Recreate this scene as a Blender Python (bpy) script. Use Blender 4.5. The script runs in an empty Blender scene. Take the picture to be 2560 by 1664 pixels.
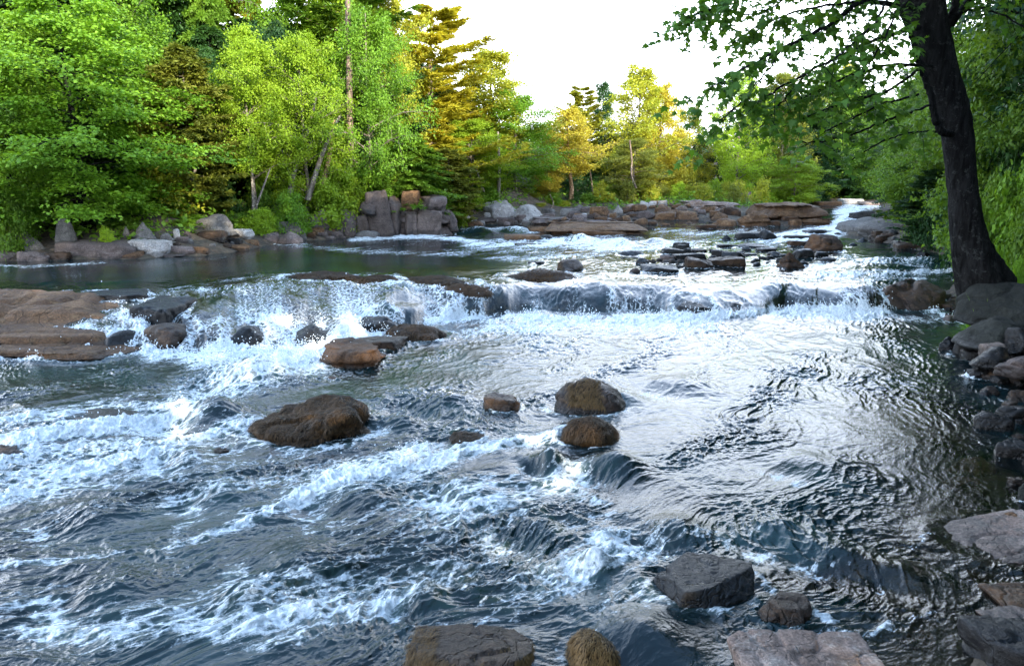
import bpy, math, random
import numpy as np
R = math.radians
rng = np.random.default_rng(7)
C = bpy.context.scene.collection

# ------------------------------------------------------------------ camera geometry
CAM_H = 2.4
F = 1862.0
HORIZON = 455.0
PITCH = math.atan((832 - HORIZON) / F)
CP, SP = math.cos(PITCH), math.sin(PITCH)

def ray(px, py):
    a = (np.asarray(px, float) - 1280) / F
    b = (832 - np.asarray(py, float)) / F
    return a, CP + b * SP, -SP + b * CP

def at(px, py, Y):
    a, dy, dz = ray(px, py)
    k = Y / dy
    return np.array([a * k, Y, CAM_H + dz * k], float)

def on_plane(px, py, z):
    a, dy, dz = ray(px, py)
    k = (z - CAM_H) / dz
    return np.array([a * k, dy * k, z])

def to_px(x, y, z):
    dz = z - CAM_H
    w = y * CP - dz * SP
    v = y * SP + dz * CP
    return 1280 + F * x / w, 832 - F * v / w

def sm(e0, e1, v):
    t = np.clip((v - e0) / (e1 - e0), 0, 1)
    return t * t * (3 - 2 * t)

# ------------------------------------------------------------------ noise
def _h(ix, iy, iz, seed):
    h = (ix * 374761393 + iy * 668265263 + iz * 2147483647 + seed * 974634777) & 0xFFFFFFFF
    h = ((h ^ (h >> 13)) * 1274126177) & 0xFFFFFFFF
    h = ((h ^ (h >> 15)) * 2246822519) & 0xFFFFFFFF
    return h ^ (h >> 16)

def n2(x, y, seed=0):
    x = np.asarray(x, float); y = np.asarray(y, float)
    xi = np.floor(x).astype(np.int64); yi = np.floor(y).astype(np.int64)
    fx = x - xi; fy = y - yi
    def g(ox, oy):
        a = _h(xi + ox, yi + oy, 7, seed) * (2 * math.pi / 4294967296.0)
        return np.cos(a) * (fx - ox) + np.sin(a) * (fy - oy)
    u = fx * fx * fx * (fx * (fx * 6 - 15) + 10); v = fy * fy * fy * (fy * (fy * 6 - 15) + 10)
    a = g(0, 0) * (1 - u) + g(1, 0) * u
    b = g(0, 1) * (1 - u) + g(1, 1) * u
    return (a * (1 - v) + b * v) * 1.5

def n3(p, seed=0):
    pi = np.floor(p).astype(np.int64); f = p - pi
    u = f * f * (3 - 2 * f)
    r = 0
    for ox in (0, 1):
        for oy in (0, 1):
            for oz in (0, 1):
                h = _h(pi[:, 0] + ox, pi[:, 1] + oy, pi[:, 2] + oz * 31 + pi[:, 2] * 30, seed) / 2147483648.0 - 1
                w = (u[:, 0] if ox else 1 - u[:, 0]) * (u[:, 1] if oy else 1 - u[:, 1]) * (u[:, 2] if oz else 1 - u[:, 2])
                r = r + h * w
    return r

# ------------------------------------------------------------------ object helpers
def link(o):
    C.objects.link(o); return o

def tag(o, label=None, cat=None, group=None, kind=None):
    if label: o['label'] = label
    if cat: o['category'] = cat
    if group: o['group'] = group
    if kind: o['kind'] = kind
    return o

def empty(name, loc, rz=0):
    o = bpy.data.objects.new(name, None); link(o)
    o.location = tuple(float(v) for v in loc); o.rotation_euler = (0, 0, rz); o.empty_display_size = .2
    return o

def mesh_np(name, V, faces_flat, nper, mat=None, smooth=False):
    """V (n,3); faces_flat: flat int array of corner indices; nper: int or array of corner counts."""
    me = bpy.data.meshes.new(name)
    V = np.ascontiguousarray(V, np.float32); ff = np.ascontiguousarray(faces_flat, np.int32).ravel()
    if np.isscalar(nper):
        cnt = np.full(len(ff) // nper, nper, np.int32)
    else:
        cnt = np.asarray(nper, np.int32)
    st = np.concatenate(([0], np.cumsum(cnt)[:-1])).astype(np.int32)
    me.vertices.add(len(V)); me.vertices.foreach_set('co', V.ravel())
    me.loops.add(len(ff)); me.loops.foreach_set('vertex_index', ff)
    me.polygons.add(len(cnt)); me.polygons.foreach_set('loop_start', st)
    try: me.polygons.foreach_set('loop_total', cnt)
    except Exception: pass
    me.polygons.foreach_set('use_smooth', np.full(len(cnt), bool(smooth)))
    me.update(calc_edges=True); me.validate()
    if mat: me.materials.append(mat)
    return me

def attr(me, name, data, typ='FLOAT', dom='POINT'):
    a = me.attributes.new(name, typ, dom)
    if typ == 'FLOAT': a.data.foreach_set('value', np.ascontiguousarray(data, np.float32))
    else: a.data.foreach_set('vector', np.ascontiguousarray(data, np.float32).ravel())

def obj(name, me, parent=None, loc=(0, 0, 0)):
    o = bpy.data.objects.new(name, me); link(o); o.location = tuple(float(v) for v in loc)
    if parent: o.parent = parent
    return o

# ------------------------------------------------------------------ materials
class NT:
    def __init__(s, name):
        s.m = bpy.data.materials.new(name); s.m.use_nodes = True
        s.t = s.m.node_tree; s.t.nodes.clear()
        s.out = s.n('ShaderNodeOutputMaterial')
    def n(s, typ, **kw):
        nd = s.t.nodes.new(typ)
        for k, v in kw.items():
            if k.startswith('i_'):
                key = k[2:]
                key = int(key) if key.isdigit() else key.replace('_', ' ')
                s.set(nd.inputs[key], v)
            else: setattr(nd, k, v)
        return nd
    def set(s, inp, v):
        if isinstance(v, bpy.types.NodeSocket): s.t.links.new(v, inp)
        else: inp.default_value = v
    def math(s, op, a, b=None, clamp=False):
        nd = s.n('ShaderNodeMath', operation=op, use_clamp=clamp)
        s.set(nd.inputs[0], a)
        if b is not None: s.set(nd.inputs[1], b)
        return nd.outputs[0]
    def mix(s, f, a, b, blend='MIX'):
        nd = s.n('ShaderNodeMix', data_type='RGBA', blend_type=blend)
        s.set(nd.inputs[0], f); s.set(nd.inputs[6], a); s.set(nd.inputs[7], b)
        return nd.outputs[2]
    def noise(s, vec, scale, detail=4, rough=.55, dist=0):
        nd = s.n('ShaderNodeTexNoise', i_Scale=scale, i_Detail=detail, i_Roughness=rough, i_Distortion=dist)
        if vec is not None: s.set(nd.inputs['Vector'], vec)
        return nd.outputs['Fac']
    def ramp(s, v, lo, hi, a=0., b=1.):
        nd = s.n('ShaderNodeMapRange', interpolation_type='SMOOTHSTEP')
        s.set(nd.inputs[0], v); nd.inputs[1].default_value = lo; nd.inputs[2].default_value = hi
        nd.inputs[3].default_value = a; nd.inputs[4].default_value = b
        return nd.outputs[0]
    def mapping(s, vec, scale=(1, 1, 1), rot=(0, 0, 0)):
        nd = s.n('ShaderNodeMapping'); s.set(nd.inputs[0], vec)
        nd.inputs['Scale'].default_value = scale; nd.inputs['Rotation'].default_value = rot
        return nd.outputs[0]
    def attr(s, name, out='Fac'):
        return s.n('ShaderNodeAttribute', attribute_name=name).outputs[out]
    def bump(s, h, strength=.5, dist=.02, normal=None):
        nd = s.n('ShaderNodeBump', i_Strength=strength, i_Distance=dist); s.set(nd.inputs['Height'], h)
        if normal is not None: s.set(nd.inputs['Normal'], normal)
        return nd.outputs[0]

def c4(c): return (c[0], c[1], c[2], 1)

def rock_mat(name, c1, c2, c3, patch=.5, rough=.75, scale=1., strata=0., bump=.6):
    t = NT(name)
    g = t.n('ShaderNodeNewGeometry').outputs['Position']
    oz = t.n('ShaderNodeSeparateXYZ', i_0=t.n('ShaderNodeTexCoord').outputs['Object']).outputs[2]
    oi = t.n('ShaderNodeObjectInfo').outputs['Random']
    big = t.noise(g, 1.6 * scale, 5, .6, .4)
    mid = t.noise(g, 7 * scale, 6, .65)
    fine = t.noise(g, 42 * scale, 4, .7)
    col = t.mix(t.ramp(big, .38, .62), c4(c1), c4(c2))
    col = t.mix(t.math('MULTIPLY', t.ramp(mid, .50, .66), patch), col, c4(c3))
    sp = t.ramp(fine, .35, .7, .62, 1.35)
    col = t.mix(1., col, t.n('ShaderNodeCombineColor', i_0=sp, i_1=sp, i_2=sp).outputs[0], 'MULTIPLY')
    vv = t.math('ADD', t.math('MULTIPLY', oi, .5), .75)
    col = t.mix(1., col, t.n('ShaderNodeCombineColor', i_0=vv, i_1=vv, i_2=vv).outputs[0], 'MULTIPLY')
    vor = t.n('ShaderNodeTexVoronoi', feature='DISTANCE_TO_EDGE', i_Scale=2.3 * scale)
    wv = t.n('ShaderNodeVectorMath', operation='ADD'); t.set(wv.inputs[0], g)
    nc = t.n('ShaderNodeTexNoise', i_Scale=3. * scale, i_Detail=3.); t.set(nc.inputs['Vector'], g)
    sc = t.n('ShaderNodeVectorMath', operation='SCALE', i_Scale=.35); t.set(sc.inputs[0], nc.outputs['Color'])
    t.set(wv.inputs[1], sc.outputs[0]); t.set(vor.inputs['Vector'], wv.outputs[0])
    crack = t.ramp(vor.outputs['Distance'], .0, .035)
    col = t.mix(t.math('MULTIPLY', t.math('SUBTRACT', 1., crack), .3), col, (.008, .007, .006, 1))
    h = t.math('ADD', t.math('MULTIPLY', mid, .9), t.math('MULTIPLY', fine, .35))
    h = t.math('ADD', h, t.math('MULTIPLY', crack, .25))
    if strata:
        sv = t.noise(t.mapping(g, (1.2, 1.2, 14), (R(6), R(-5), 0)), 1.6 * scale, 4, .6)
        h = t.math('ADD', h, t.math('MULTIPLY', sv, strata))
        col = t.mix(t.ramp(sv, .56, .68, 0, .45), col, (c1[0] * .25, c1[1] * .25, c1[2] * .25, 1))
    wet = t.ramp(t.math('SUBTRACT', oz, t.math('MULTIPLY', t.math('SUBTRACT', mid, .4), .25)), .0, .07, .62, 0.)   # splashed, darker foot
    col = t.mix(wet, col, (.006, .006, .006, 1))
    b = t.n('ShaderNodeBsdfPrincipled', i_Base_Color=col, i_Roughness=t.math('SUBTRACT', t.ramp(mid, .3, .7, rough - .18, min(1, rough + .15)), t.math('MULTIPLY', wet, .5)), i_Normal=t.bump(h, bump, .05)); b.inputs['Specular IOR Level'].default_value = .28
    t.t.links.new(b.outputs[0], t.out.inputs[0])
    return t.m

RM = {
    'rust': rock_mat('rusty_rock', (0.080, 0.042, 0.020), (0.150, 0.082, 0.040), (0.200, 0.130, 0.072), .7, .8, 1, .6, 1.0) or rock_mat('rusty_rock', (0.108, 0.054, 0.029), (0.173, 0.094, 0.054), (0.223, 0.144, 0.086), .7, .8, 1, .5),
    'rustdark': rock_mat('rusty_dark_rock', (0.033, 0.021, 0.014), (0.084, 0.042, 0.019), (0.132, 0.072, 0.036), .5, .8, 1.3, .3),
    'grey': rock_mat('grey_rock', (0.087, 0.081, 0.077), (0.149, 0.140, 0.130), (0.223, 0.211, 0.192), .6, .85, 1, .2),
    'pinkgrey': rock_mat('pinkish_grey_rock', (0.084, 0.065, 0.058), (0.137, 0.105, 0.095), (0.201, 0.174, 0.153), .6, .85, 1, .3),
    'pale': rock_mat('pale_rock', (0.240, 0.224, 0.208), (0.360, 0.336, 0.312), (0.496, 0.480, 0.456), .6, .9, 1, .2),
    'cliff': rock_mat('cliff_rock', (0.076, 0.057, 0.048), (0.119, 0.090, 0.078), (0.171, 0.147, 0.128), .35, .85, 1., .25),
    'wet': rock_mat('wet_dark_rock', (0.006, 0.006, 0.007), (0.014, 0.014, 0.014), (0.026, 0.022, 0.019), .5, .42, 1.6, .2),
    'wetbrown': rock_mat('wet_brown_rock', (.022, .013, .008), (.055, .032, .018), (.11, .066, .035), .5, .5, 1.4, .3, .9),
    'mossy': rock_mat('moss_brown_rock', (0.019, 0.014, 0.008), (0.046, 0.027, 0.012), (0.086, 0.046, 0.016), .7, .95, 2.2, 0, 1.0),
    'greenmoss': rock_mat('green_grey_rock', (0.014, 0.016, 0.013), (0.025, 0.027, 0.022), (0.036, 0.038, 0.030), .6, .9, 2.0, 0, .9),
    'slabpink': rock_mat('pink_slab_rock', (0.170, 0.120, 0.097), (0.252, 0.194, 0.164), (0.326, 0.283, 0.245), .6, .85, 1.6, .4),
}

def leaf_mat(name, c1, c2, trans=.35):
    t = NT(name)
    r = t.attr('rnd'); oi = t.n('ShaderNodeObjectInfo').outputs['Random']
    g = t.n('ShaderNodeNewGeometry').outputs['Position']
    patch = t.noise(g, .9, 3)
    f = t.math('ADD', t.math('MULTIPLY', r, .55), t.math('MULTIPLY', t.ramp(patch, .35, .65), .45))
    col = t.mix(f, c4(c1), c4(c2))
    v = t.math('ADD', t.math('MULTIPLY', oi, .3), .85)
    col = t.mix(1., col, t.n('ShaderNodeCombineColor', i_0=v, i_1=v, i_2=v).outputs[0], 'MULTIPLY')
    d = t.n('ShaderNodeBsdfPrincipled', i_Base_Color=col, i_Roughness=.55)
    d.inputs['Specular IOR Level'].default_value = .3
    tc = t.mix(1., col, (1.25, 1.1, .45, 1), 'MULTIPLY')
    tr = t.n('ShaderNodeBsdfTranslucent', i_Color=tc)
    mx = t.n('ShaderNodeMixShader', i_Fac=trans); t.t.links.new(d.outputs[0], mx.inputs[1]); t.t.links.new(tr.outputs[0], mx.inputs[2])
    t.t.links.new(mx.outputs[0], t.out.inputs[0])
    return t.m

LM = {
    'maple': leaf_mat('maple_leaf', (.085, .20, .014), (.21, .39, .03), .38),
    'maple2': leaf_mat('lime_maple_leaf', (.15, .27, .012), (.33, .48, .035), .42),
    'mid': leaf_mat('mid_green_leaf', (.065, .15, .014), (.18, .32, .03), .4),
    'olive': leaf_mat('olive_leaf', (.09, .13, .018), (.22, .24, .03)),
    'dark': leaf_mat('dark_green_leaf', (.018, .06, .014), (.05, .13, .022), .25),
    'deep': leaf_mat('deep_shade_leaf', (.010, .035, .010), (.028, .085, .018), .2),  # near-black green: the shade deep among the crowns, painted into the leaf colour
    'gold': leaf_mat('golden_leaf', (.32, .29, .03), (.58, .51, .06), .35),  # yellow foliage, with part of the warm low sun put into its colour
    'yellowgreen': leaf_mat('yellow_green_leaf', (.17, .23, .015), (.44, .44, .04)),  # yellow-green foliage that also paints sunlight onto poorly lit centre trees
    'goldgreen': leaf_mat('sunlit_gold_needle', (.30, .31, .025), (.60, .54, .05)),  # colour raised to carry sunlight on the golden pine
    'front': leaf_mat('front_maple_leaf', (.03, .09, .012), (.09, .20, .022), .5),
    'grassy': leaf_mat('grass_blade', (.10, .26, .015), (.24, .46, .03), .4),
}

def bark_mat(name, c1, c2, sc=1.):
    t = NT(name)
    g = t.n('ShaderNodeTexCoord').outputs['Object']
    v = t.mapping(g, (9 * sc, 9 * sc, 1.8 * sc))
    n1 = t.noise(v, 1.5, 6, .65, .6); n_ = t.noise(g, 9 * sc, 4)
    col = t.mix(t.ramp(n1, .38, .62), c4(c1), c4(c2))
    lich = t.ramp(t.noise(g, 9 * sc, 6, .8), .54, .62)
    col = t.mix(t.math('MULTIPLY', lich, .6), col, (c2[0] * 3.6, c2[1] * 3.8, c2[2] * 3.6, 1))
    h = t.math('ADD', n1, t.math('MULTIPLY', n_, .3))
    b = t.n('ShaderNodeBsdfPrincipled', i_Base_Color=col, i_Roughness=.9, i_Normal=t.bump(h, 1., .06)); b.inputs['Specular IOR Level'].default_value = .12
    t.t.links.new(b.outputs[0], t.out.inputs[0]); return t.m
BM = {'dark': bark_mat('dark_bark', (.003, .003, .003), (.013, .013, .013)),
      'grey': bark_mat('grey_bark', (.10, .085, .07), (.22, .19, .16)),
      'tan': bark_mat('tan_bark', (.20, .12, .07), (.36, .24, .15)),
      'pine': bark_mat('pine_bark', (.09, .065, .05), (.20, .15, .12))}

# ------------------------------------------------------------------ water level of the river
CREST = [(-900, 740, .5), (0, 735, .5), (370, 735, .5), (500, 748, .48), (650, 722, .48), (900, 722, .45), (1100, 728, .42),
         (1250, 718, .42), (1500, 712, .42), (1700, 718, .40), (1900, 712, .40), (2100, 712, .38), (2250, 722, .36), (2560, 730, .36)]
BASE = [(-900, 935), (0, 905), (290, 885), (480, 878), (650, 872), (800, 862), (930, 838), (1050, 812), (1150, 795),
        (1300, 782), (1600, 784), (1680, 797), (1780, 804), (1890, 798), (1960, 777), (2200, 778), (2560, 785)]
_c = np.array([on_plane(*p) for p in CREST]); _b = np.array([on_plane(p[0], p[1], 0.) for p in BASE])
_cu, _bu = _c[:, 0] / _c[:, 1], _b[:, 0] / _b[:, 1]

def face_t(x, y):
    u = x / np.maximum(y, .3)
    w = .85 * n2(u * 7, u * 3 + 5, 3) + .22 * n2(u * 28, u * 7, 4)
    Yb = np.interp(u, _bu, _b[:, 1]) + w * .5
    Yc = np.maximum(np.interp(u, _cu, _c[:, 1]) + w + .45, Yb + .9)
    Yc = Yc + 1.5 * np.clip(n2(u * 11, u * 4 + 9, 16) + .05, 0, 1)
    zc = np.interp(u, _cu, _c[:, 2]) + .07 * n2(u * 13, u * 5, 6)
    return u, Yb, Yc, zc

def W(x, y):
    x = np.asarray(x, float); y = np.asarray(y, float)
    u, Yb, Yc, zc = face_t(x, y)
    up = .5 + .5 * sm(26, 46, y)
    zu = zc + (up - zc) * sm(0, 3.5, y - Yc)
    t = np.clip((y - Yb) / (Yc - Yb), 0, 1)
    return zu * (1 - (1 - t) ** 2.3)

def hit(px, py, zoff=0.):
    a, dy, dz = ray(px, py)
    Y = np.exp(np.linspace(math.log(1.5), math.log(110), 6000))
    zr = CAM_H + dz * Y / dy
    g = W(a / dy * Y, Y) + zoff
    k = np.argmax(zr <= g)
    return float(Y[k]) if (zr <= g).any() else 60.

# ------------------------------------------------------------------ shoreline and ground
def shp(l): return [(lambda Y, p: tuple(at(p[0], p[1], Y)[:2]))(hit(*p), p) for p in l]
near = [(-46, 4), (-40, -22), (-24, -16), (-10, -5), (-4, .9), (-1.2, 2.0), (.6, 2.5), (1.7, 2.75)]
right = shp([(2330, 1720), (2450, 1600), (2500, 1500), (2620, 1400), (2720, 1250), (2680, 1020), (2520, 905), (2440, 868), (2400, 800),
             (2345, 770), (2350, 712), (2420, 672), (2390, 645), (2300, 628), (2230, 612), (2160, 594), (2105, 586), (2170, 552), (2190, 530), (2200, 512)])
far = [(26, 57), (19.6, 57)]
left = shp([(2070, 512), (2040, 522), (2060, 545), (2060, 562), (1980, 566), (1860, 566), (1800, 560), (1760, 552), (1640, 550), (1600, 566), (1590, 580),
            (1450, 588), (1350, 582), (1300, 562), (1190, 560), (1120, 572), (1000, 586), (900, 592), (770, 602), (700, 611), (620, 626),
            (500, 640), (350, 648), (170, 650), (0, 655), (-300, 668)]) + [(-24, 14)]
POLY = np.array(near + right + far + left)

def signed(x, y):
    """distance to the shoreline, negative in the river"""
    shp_ = np.shape(x); x = np.ravel(x); y = np.ravel(y)
    d = np.full(x.shape, 1e9); ins = np.zeros(x.shape, bool)
    n = len(POLY)
    for i in range(n):
        x1, y1 = POLY[i]; x2, y2 = POLY[(i + 1) % n]
        dx, dy = x2 - x1, y2 - y1
        t = np.clip(((x - x1) * dx + (y - y1) * dy) / (dx * dx + dy * dy), 0, 1)
        d = np.minimum(d, (x - x1 - t * dx) ** 2 + (y - y1 - t * dy) ** 2)
        c = ((y1 > y) != (y2 > y)) & (x < (x2 - x1) * (y - y1) / (y2 - y1 + 1e-12) + x1)
        ins ^= c
    d = np.sqrt(d)
    return np.where(ins, -d, d).reshape(shp_)

def T(x, y):
    x = np.asarray(x, float); y = np.asarray(y, float)
    s = signed(x, y)
    w = W(x, np.maximum(y, 1.))
    u = x / np.maximum(y, .3)
    wood = np.interp(s, [-4, -1.5, -.3, .0, .5, 1.5, 4, 12, 60, 300], [-.9, -.55, -.28, -.06, .18, .55, 1.3, 2.4, 5, 14])
    flat = np.interp(s, [-4, -1.5, -.3, .0, .5, 1.5, 6, 12, 60, 300], [-.9, -.45, -.22, -.05, .08, .15, .32, .8, 3.5, 13])
    k = sm(28, 34, y) * sm(-.02, .06, u)
    k = np.maximum(k, sm(.2, 1, u) * sm(1, 3, x))
    h = wood * (1 - k) + flat * k
    h = np.where(s < -.05, np.minimum(np.maximum(h, h + .5 * np.exp(-((x - 3.4) / 1.1) ** 2 - ((y - 5) / 2.4) ** 2)), np.maximum(-.13, h)), h)
    return w + h + np.where(s > -.2, 1, .3) * (.12 * n2(x * .7, y * .7, 11) + .05 * n2(x * 2.5, y * 2.5, 12))

def gz(x, y): return float(T(np.array([x]), np.array([y]))[0])

def axis(segs):
    out = []
    for a, b, st in segs: out += list(np.arange(a, b, st))
    return np.array(out + [segs[-1][1]])
gx = axis([(-300, -60, 20), (-60, -24, 2), (-24, -14, .5), (-14, 14, .14), (14, 30, .4), (30, 60, 2), (60, 300, 20)])
gy = axis([(-200, -30, 15), (-30, -4, 1.), (-4, 16, .14), (16, 50, .3), (50, 80, 1.5), (80, 300, 20)])
GX, GY = np.meshgrid(gx, gy)
GZ = T(GX, GY)
def grid_faces(nr, nc, keep=None):
    i = np.arange(nr - 1)[:, None] * nc + np.arange(nc - 1)[None, :]
    q = np.stack([i, i + 1, i + nc + 1, i + nc], -1).reshape(-1, 4)
    return q if keep is None else q[keep]
t = NT('river_bank_soil')
g = t.n('ShaderNodeNewGeometry').outputs['Position']
a_ = t.noise(g, .8, 5); b_ = t.noise(g, 9, 6, .7); vor = t.n('ShaderNodeTexVoronoi', i_Scale=7.); t.set(vor.inputs['Vector'], g)
col = t.mix(t.ramp(a_, .4, .6), (.035, .026, .018, 1), (.055, .045, .03, 1))
col = t.mix(t.ramp(b_, .5, .7), col, (.10, .075, .05, 1))
col = t.mix(t.math('MULTIPLY', t.ramp(vor.outputs['Color'], .5, .9), .5), col, (.13, .085, .05, 1))
hh = t.math('ADD', b_, t.math('MULTIPLY', vor.outputs['Distance'], -1.2))
bs = t.n('ShaderNodeBsdfPrincipled', i_Base_Color=col, i_Roughness=.95, i_Normal=t.bump(hh, .8, .06))
t.t.links.new(bs.outputs[0], t.out.inputs[0])
ground = obj('ground', mesh_np('ground', np.stack([GX, GY, GZ], -1).reshape(-1, 3), grid_faces(len(gy), len(gx)), 4, t.m, True))
tag(ground, 'dark soil and stony river bed of both wooded banks', 'ground', kind='structure')

# ------------------------------------------------------------------ rocks
_ico = {}
def ico(s):
    if s not in _ico:
        import bmesh
        bm = bmesh.new(); bmesh.ops.create_icosphere(bm, subdivisions=s, radius=1)
        V = np.array([v.co[:] for v in bm.verts]); Fc = np.array([[v.index for v in f.verts] for f in bm.faces]); bm.free()
        _ico[s] = (V / np.linalg.norm(V, axis=1)[:, None], Fc)
    return _ico[s]

STY = {  # box power, cut count, sharpness, noise amp, top flatness
    'round': dict(nc=12, sharp=16, amp=.07, box=.0),
    'angular': dict(nc=14, sharp=70, amp=.035, box=.5),
    'slab': dict(nc=8, sharp=30, amp=.04, box=1),
    'layer': dict(nc=9, sharp=22, amp=.05, box=1, strata=1),
    'block': dict(nc=7, sharp=110, amp=.02, box=1.0, cut=1),
    'pyramid': dict(nc=6, sharp=40, amp=.03, box=0, pyr=1),
    'lump': dict(nc=9, sharp=12, amp=.16, box=0),
}
ROCKS = []   # (x, y, rx, ry, z) used for foam rings
def rock_geo(seed, style, sx, sy, h, sub, depth):
    r = np.random.default_rng(seed); S = STY[style]
    D_, Fc = ico(sub)
    N = []; dd = []
    if S['box'] > 0:
        for ax in range(3):
            for sg in (-1, 1):
                v = np.zeros(3); v[ax] = sg; v += r.normal(0, .10, 3) * (1.3 - S['box'] * .6)
                N.append(v); dd.append(r.uniform(.82, 1.0))
    for _ in range(S['nc']):
        v = r.normal(0, 1, 3); v /= np.linalg.norm(v); v[2] = v[2] * .8
        N.append(v); dd.append(r.uniform(.70, 1.0) if S['box'] < 1 else r.uniform(.98, 1.22) if not S.get('cut') else r.uniform(.95, 1.25))
    if S.get('pyr'):
        for a in np.arange(4) * math.pi / 2 + r.uniform(0, 1.5):
            N.append(np.array([math.cos(a), math.sin(a), r.uniform(.65, .95)])); dd.append(r.uniform(.50, .62))
    N = np.array(N); N /= np.linalg.norm(N, axis=1)[:, None]; dd = np.array(dd)
    q = np.maximum(D_ @ N.T, 1e-3) / dd[None, :]
    q = np.concatenate([q, np.full((len(q), 1), 1 / (1.6 if S['box'] > 0 else 1.15))], 1)
    p = S['sharp']
    rad = ((q ** p).sum(1)) ** (-1. / p)
    V = D_ * rad[:, None]
    nrm = D_
    o = r.uniform(-50, 50, 3)
    a = S['amp']
    V = V + nrm * (a * n3(D_ * 1.7 + o, 1) + a * .7 * n3(D_ * 3.6 + o, 2))[:, None]
    V = V / np.abs(V).max(0)[None, :]
    V[:, 2] = np.where(V[:, 2] > 0, V[:, 2] / V[:, 2].max(), V[:, 2] / -V[:, 2].min())
    P = V * np.array([sx, sy, 1.]); P[:, 2] = np.where(V[:, 2] > 0, V[:, 2] * h, V[:, 2] * depth)
    if S.get('strata'):
        lv = P[:, 2] / max(h, .01) * 3.2 + .5 * n3(P * np.array([.8, .8, .0]) / max(sx, .2) + o, 9)
        fr = lv - np.floor(lv)
        k = 1 + .10 * (np.floor(lv) % 2 - .5) - .10 * fr
        P[:, 0] *= k; P[:, 1] *= k
    m = min(sx, sy, max(h, .12))
    cv = np.clip(1 - np.abs(n3(P * np.array([1., 1., 1.6]) * (1.5 / max(min(sx, sy), .08)) + o, 8)) * 5, 0, 1)
    P = P - nrm * (cv * m * (.16 if style != 'round' else .07))[:, None]
    rough = .045 if style != 'lump' else .075
    P = P + nrm * ((1 - np.abs(n3(P * (2.2 / m) + o, 3))) * m * rough * 1.2 + n3(P * (6 / m) + o, 4) * m * rough * .6 + n3(P * (16 / m) + o, 5) * m * rough * .35)[:, None]
    return P, Fc

def add_rock(name, label, x0, x1, y0, y1, style='round', mat='grey', dep=None, group=None, cat='rock', Y=None, rz=0., tilt=(0, 0), seed=None, zb=None, ring=True, Ytop=.5, sub=None, hmax=None, boost=None):
    cx = (x0 + x1) / 2
    if Y is None:
        Yf = hit(cx, y1)
        if signed(np.array([at(cx, y1, Yf)[0]]), np.array([Yf]))[0] > .6:      # stands on land: meet the ground
            a, dy, dz = ray(cx, y1); Ys = np.exp(np.linspace(math.log(1.5), math.log(110), 2500))
            zr = CAM_H + dz * Ys / dy; gg = T(a / dy * Ys, Ys)
            k = np.argmax(zr <= gg + .02); Yf = float(Ys[k])
    else: Yf = Y
    w = (x1 - x0) / F * Yf / CP
    d = w * .75 if dep is None else dep
    pc = at(cx, (y0 + y1) / 2, Yf + d / 2)
    zbase = at(cx, y1, Yf)[2] if zb is None else zb
    ztop = at(cx, y0, Yf + d * Ytop)[2]
    h = max(ztop - zbase, .04)
    if hmax: h = min(h, hmax)
    if boost is None: boost = 1.12 if style in ('angular', 'slab', 'layer') else 1.03
    sd = abs(hash_((int(x0), int(y1)))) if seed is None else seed
    if sub is None:
        wr = (x1 - x0) * .4
        sub = 6 if wr > 90 else 5 if wr > 28 else 4 if wr > 9 else 3
    if name == 'cliff_block' and x1 - x0 < 105: rt_ = np.random.default_rng(sd); tilt = (rt_.normal(0, .04), rt_.normal(0, .06)); rz = rt_.normal(0, .22); boost = 1.15
    P, Fc = rock_geo(sd, style, w / 2 * boost, d / 2, h, sub, max(.35 * h, .12))
    if tilt != (0, 0) or rz:
        from mathutils import Euler
        M = np.array(Euler((tilt[0], tilt[1], rz)).to_matrix()); P = P @ M.T
    me = mesh_np(name, P, Fc, 3, RM[mat], True)
    o = obj(name, me, loc=(pc[0], Yf + d / 2, zbase))
    tag(o, label, cat, group)
    if ring: ROCKS.append((pc[0], Yf + d / 2, w / 2, d / 2, h))
    return o

def hash_(t):
    return (t[0] * 7919 + t[1] * 104729) % 1000003

exec_rocks = True
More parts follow.
